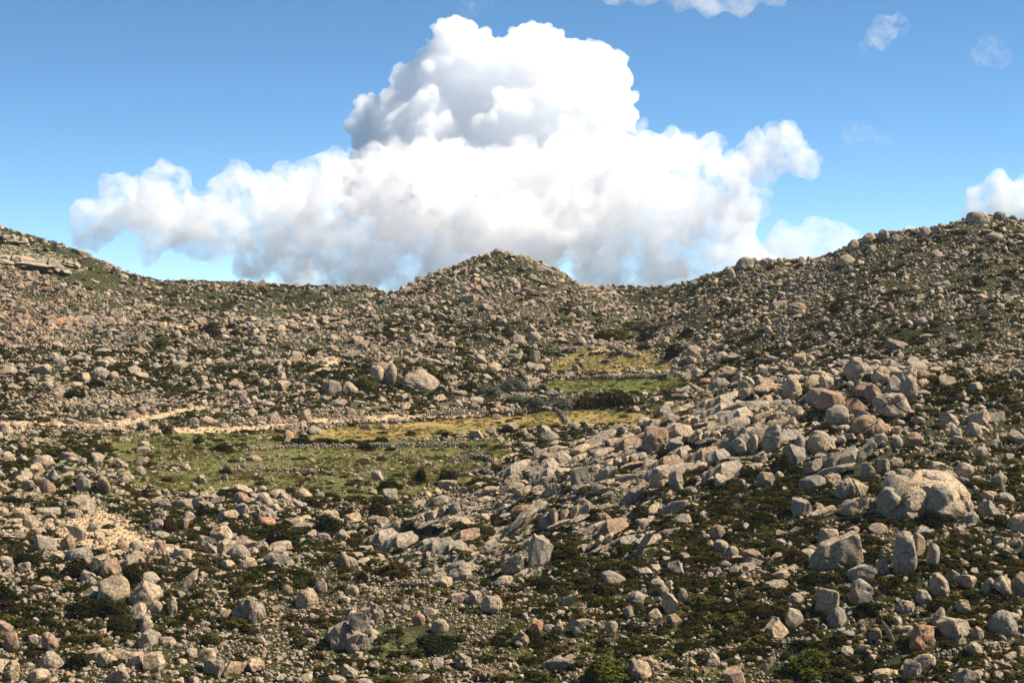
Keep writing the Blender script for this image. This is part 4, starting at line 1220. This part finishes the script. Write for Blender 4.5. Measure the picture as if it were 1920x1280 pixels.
pr *= np.clip(.6 + .7 * vnoise(gx, gy, 5, 21) + .5 * vnoise(gx, gy, 14, 22), .05, 1.3)
pr[t_sand > .5] = .03
gk = rng.random(NG) < pr
gx, gy, gz, t_yel = gx[gk], gy[gk], gz[gk], t_yel[gk]; n = len(gx)
w = rng.uniform(.35, .9, n)
scatter('grass', GRASS_LIB, np.stack([gx, gy, gz - .02], -1), np.stack([np.zeros(n), np.zeros(n), rng.uniform(0, 6.28, n)], -1),
        np.stack([w, w, w * rng.uniform(.35, .7, n)], -1), np.where(rng.random(n) < np.where(t_yel > .5, .75, .22), 2, rng.integers(0, 2, n)), 'short green and straw-coloured grass between the rocks')
print('grass', n)

# ---------------------------------------------------------------- clouds: bodies of scattering vapour far behind the hills
def cloud_material(name, density, noise_scale=0.0, lo=0.35, hi=0.6, aniso=0.0, step=1.0):
    m = bpy.data.materials.new(name)
    nt, out = nodes_of(m)
    v = N(nt, 'ShaderNodeVolumePrincipled')
    v.inputs['Color'].default_value = (0.995, 0.996, 0.998, 1)
    v.inputs['Anisotropy'].default_value = aniso
    v.inputs['Density'].default_value = density
    if noise_scale:
        geo = N(nt, 'ShaderNodeNewGeometry')
        n1 = N(nt, 'ShaderNodeTexNoise', Scale=noise_scale, Detail=5.0, Roughness=0.7); nt.links.new(geo.outputs['Position'], n1.inputs['Vector'])
        mr = N(nt, 'ShaderNodeMapRange'); nt.links.new(n1.outputs[0], mr.inputs[0])
        mr.inputs[1].default_value = lo; mr.inputs[2].default_value = hi; mr.inputs[4].default_value = density
        nt.links.new(mr.outputs[0], v.inputs['Density'])
    nt.links.new(v.outputs[0], out.inputs['Volume'])
    m.cycles.volume_step_rate = step
    return m

def cloud_mesh(blobs, dist, depth, seed, voxel, gen=2, rough=1.0, squash=1.0):
    """billowing closed surface through the blobs (photo px, photo py, radius in photo px)"""
    g = np.random.default_rng(seed)
    sv, sf = ico(3)
    lv, lf = ico(2)
    l1v, l1f = ico(1)
    verts, faces, n0 = [], [], 0
    def add(c, r, vv, ff):
        nonlocal n0
        verts.append(vv * r * np.array([1, 1, squash]) + c); faces.append(ff + n0); n0 += len(vv)
    k = dist / F
    for (px, py, r) in blobs:
        ux, uz = pdir(px, py)
        dd = dist + g.uniform(-depth, depth)
        c = np.array([ux * dd, dd, uz * dd]); rw = r * k
        add(c, rw, sv, sf)
        for j in range(16):
            d = g.normal(size=3); d[1] = -abs(d[1]) if g.random() < .7 else d[1]; d[2] += .3; d /= np.linalg.norm(d)
            r1 = rw * g.uniform(.22, .42)
            c1 = c + d * (rw - r1 * .35) * np.array([1, 1, squash])
            add(c1, r1, lv, lf)
            if gen > 1:
                for q in range(7):
                    d2 = g.normal(size=3) + d; d2 /= np.linalg.norm(d2)
                    r2 = r1 * g.uniform(.28, .5)
                    c2 = c1 + d2 * (r1 - r2 * .3)
                    add(c2, r2, lv, lf)
                    if gen > 2 and r2 > voxel * 1.6:
                        for q3 in range(5):
                            d3 = g.normal(size=3) + d2; d3 /= np.linalg.norm(d3)
                            r3 = r2 * g.uniform(.35, .55)
                            add(c2 + d3 * (r2 - r3 * .25), r3, l1v, l1f)
    def remesh(me):
        tmp = bpy.data.objects.new('cloud_hull', me)
        COL.objects.link(tmp)
        md = tmp.modifiers.new('remesh', 'REMESH'); md.mode = 'VOXEL'; md.voxel_size = voxel; md.use_smooth_shade = True
        r_ = bpy.data.meshes.new_from_object(tmp.evaluated_get(bpy.context.evaluated_depsgraph_get()))
        COL.objects.unlink(tmp); bpy.data.objects.remove(tmp); bpy.data.meshes.remove(me)
        return r_
    def shells(me):
        """keep the large closed shells: drops hollows and loose specks inside the body"""
        ed = np.empty(len(me.edges) * 2, np.int32); me.edges.foreach_get('vertices', ed); ed = ed.reshape(-1, 2)
        lab = np.arange(len(me.vertices))
        while True:
            old = lab.copy()
            m_ = np.minimum(lab[ed[:, 0]], lab[ed[:, 1]])
            np.minimum.at(lab, ed[:, 0], m_); np.minimum.at(lab, ed[:, 1], m_)
            lab = lab[lab]
            if (lab == old).all(): break
        cnt = np.bincount(lab, minlength=len(lab))
        co = np.empty(len(lab) * 3, np.float32); me.vertices.foreach_get('co', co); co = co.reshape(-1, 3)
        fc = np.empty(len(me.polygons) * 4, np.int32); me.polygons.foreach_get('vertices', fc); fc = fc.reshape(-1, 4)
        # signed volume per shell: hollows are negative
        p = co[fc].astype(float) - co.mean(0)
        vol6 = np.einsum('ij,ij->i', p[:, 0], np.cross(p[:, 1], p[:, 2])) + np.einsum('ij,ij->i', p[:, 0], np.cross(p[:, 2], p[:, 3]))
        vs = np.zeros(len(lab)); np.add.at(vs, lab[fc[:, 0]], vol6)
        keepv = (vs[lab] > 0.01 * vs.max()) & (cnt[lab] > 30)
        new_i = np.cumsum(keepv) - 1
        return mesh_np('cloud', co[keepv], new_i[fc[keepv[fc[:, 0]]]])
    out = remesh(mesh_np('cloud_hull', np.concatenate(verts), np.concatenate(faces)))
    if rough:
        n = len(out.vertices)
        co = np.empty(n * 3, np.float32); out.vertices.foreach_get('co', co); co = co.reshape(-1, 3)
        no = np.empty(n * 3, np.float32); out.vertices.foreach_get('normal', no); no = no.reshape(-1, 3)
        a = np.array([mnoise.fractal(Vector(p) * .012, .8, 2.1, 5) for p in co.astype(float)])
        co = co + no * (np.clip(a, -.9, 1.5) * voxel * 2.6 * rough)[:, None]
        out.vertices.foreach_set('co', co.astype(np.float32).ravel())
        out = remesh(out)
    out = shells(out)
    n = len(out.vertices)
    co = np.empty(n * 3, np.float32); out.vertices.foreach_get('co', co); co = co.reshape(-1, 3)
    no = np.empty(n * 3, np.float32); out.vertices.foreach_get('normal', no); no = no.reshape(-1, 3)
    a = np.array([mnoise.fractal(Vector(p) * (.16 / voxel), .7, 2.0, 3) for p in co.astype(float)])
    co = co + no * (np.clip(a, -.8, .8) * voxel * 1.1)[:, None]          # the finest billows
    cen = co.mean(0)
    out.vertices.foreach_set('co', (co - cen).astype(np.float32).ravel())
    out.update()
    return out, cen
CLOUDS = [
 ('tower', 4800, 60, 3.8, 3, 1.3, 0.035, 0.0,
  [(852,98,50),(815,125,38),(905,108,40),(950,118,42),(1000,98,50),(1050,118,40),(1095,122,44),(1140,148,46),(1158,190,34),(1166,222,28),
   (1000,185,105),(905,195,105),(1085,195,85),(790,185,62),(762,175,36),(735,235,55),(692,215,32),(680,250,26),(690,285,34),(800,260,90),(950,270,100),(1080,270,90),(780,340,95),(900,360,110),(1040,360,110),(1120,330,90),(700,350,60),(655,285,16),(662,235,16),(742,150,16),(790,100,14),(1120,95,18),(1185,165,16),(1190,215,14)],
  'towering white cauliflower-topped cumulus rising behind the cone hill'),
 ('bank', 4300, 110, 8.0, 2, 1.7, 0.026, 0.024,
  [(195,412,44),(255,378,44),(320,372,46),(385,350,40),(440,370,46),(500,385,52),(560,365,48),(610,340,44),(660,340,54),(735,330,58),(800,310,46),(860,345,70),(930,330,52),(985,325,48),
   (1060,330,64),(1130,320,60),(1190,300,54),(1250,305,50),(1310,310,46),(1370,330,40),(1420,300,34),(1470,275,34),(1500,295,26),(1440,310,32),(1395,325,38),(1485,255,18),(1290,262,22),(1400,380,40),
   (300,425,55),(400,425,60),(500,440,60),(600,425,75),(700,420,80),(820,430,85),(950,430,90),(1080,420,90),(1200,400,80),(1300,395,66),(1370,420,50),
   (700,490,55),(850,500,60),(1000,510,60),(1130,490,60),(1240,480,60),(1350,490,50),(560,480,45),(1420,500,40),(640,530,45),(760,545,50),(880,550,50),(1000,560,50),(1120,550,50),(1240,540,50),(1350,540,45),(480,495,38),(380,478,36),(170,440,24),(560,525,42),(280,455,34)],
  'broad soft cloud bank spread in front of the white tower'),
 ('low', 4700, 40, 8.0, 1, 1.2, 0.02, 0.014, [(1480,470,40),(1530,450,40),(1580,455,34),(1620,480,36),(1440,500,40),(1500,515,48),(1570,505,48),(1700,470,30),(1660,470,30)], 'low white cloud showing behind the left end of the right ridge'),
 ('edge', 4700, 40, 8.0, 1, 1.2, 0.03, 0.014, [(1835,395,36),(1880,380,40),(1930,375,46),(1980,390,50)], 'white cloud behind the right summit, cut by the right edge'),
 ('top', 3600, 30, 7.0, 1, 1.2, 0.018, 0.016, [(1160,-8,22),(1210,-8,28),(1270,-10,30),(1330,-12,32),(1400,-6,32),(1450,-14,24)], 'flat-based cloud cut by the top edge'),
 ('wisp', 3600, 15, 4.0, 2, 2.0, 0.028, 0.05, [(1655,62,20),(1684,46,22),(1664,84,13),(1615,92,18),(1640,78,12)], 'small ragged wisp of cloud in the upper right sky'),
 ('wisp', 3600, 12, 4.0, 2, 2.0, 0.016, 0.05, [(1826,106,20),(1852,98,22)], 'small faint round wisp near the right edge'),
 ('wisp', 3600, 12, 4.0, 2, 2.0, 0.016, 0.05, [(1605,250,16),(1630,256,16),(1654,264,11)], 'thin flat wisp in the middle of the right sky'),
 ('wisp', 3600, 12, 4.0, 2, 2.0, 0.010, 0.05, [(888,12,12),(915,4,14)], 'faint wisp above the white tower at the top edge'),
]
for i, (nm, dist, depth, vox, gen, rough, den, ns, blobs, label) in enumerate(CLOUDS):
    me, cen = cloud_mesh(blobs, dist, depth, 70 + i, vox, gen, rough)
    me.materials.clear()
    me.materials.append(cloud_material('vapour_' + nm, den, ns, *((.46, .78) if nm == 'wisp' else (.40, .62)), step={'bank': .15, 'wisp': .35}.get(nm, .5)))
    o = obj('cloud', me)
    o.location = cen
    tag(o, label, 'cloud', 'clouds in the blue sky')
    print('cloud', nm, len(me.polygons))

# ---------------------------------------------------------------- the air between the viewer and the hills
import bmesh
bm = bmesh.new()
bmesh.ops.create_cube(bm, size=1.0)
for v in bm.verts:
    v.co = ((v.co.x * 3200.0), 1050.0 + v.co.y * 2300.0, -160.0 + v.co.z * 440.0)
hm = bpy.data.meshes.new('haze'); bm.to_mesh(hm); bm.free()
M_AIR = bpy.data.materials.new('thin_haze')
nt, out = nodes_of(M_AIR)
pv = N(nt, 'ShaderNodeVolumePrincipled')
pv.inputs['Color'].default_value = (0.86, 0.92, 1.0, 1)
pv.inputs['Density'].default_value = 0.00004
pv.inputs['Anisotropy'].default_value = 0.0
nt.links.new(pv.outputs[0], out.inputs['Volume'])
tag(obj('haze', hm, M_AIR), 'thin pale haze in the air over the valley', kind='stuff')
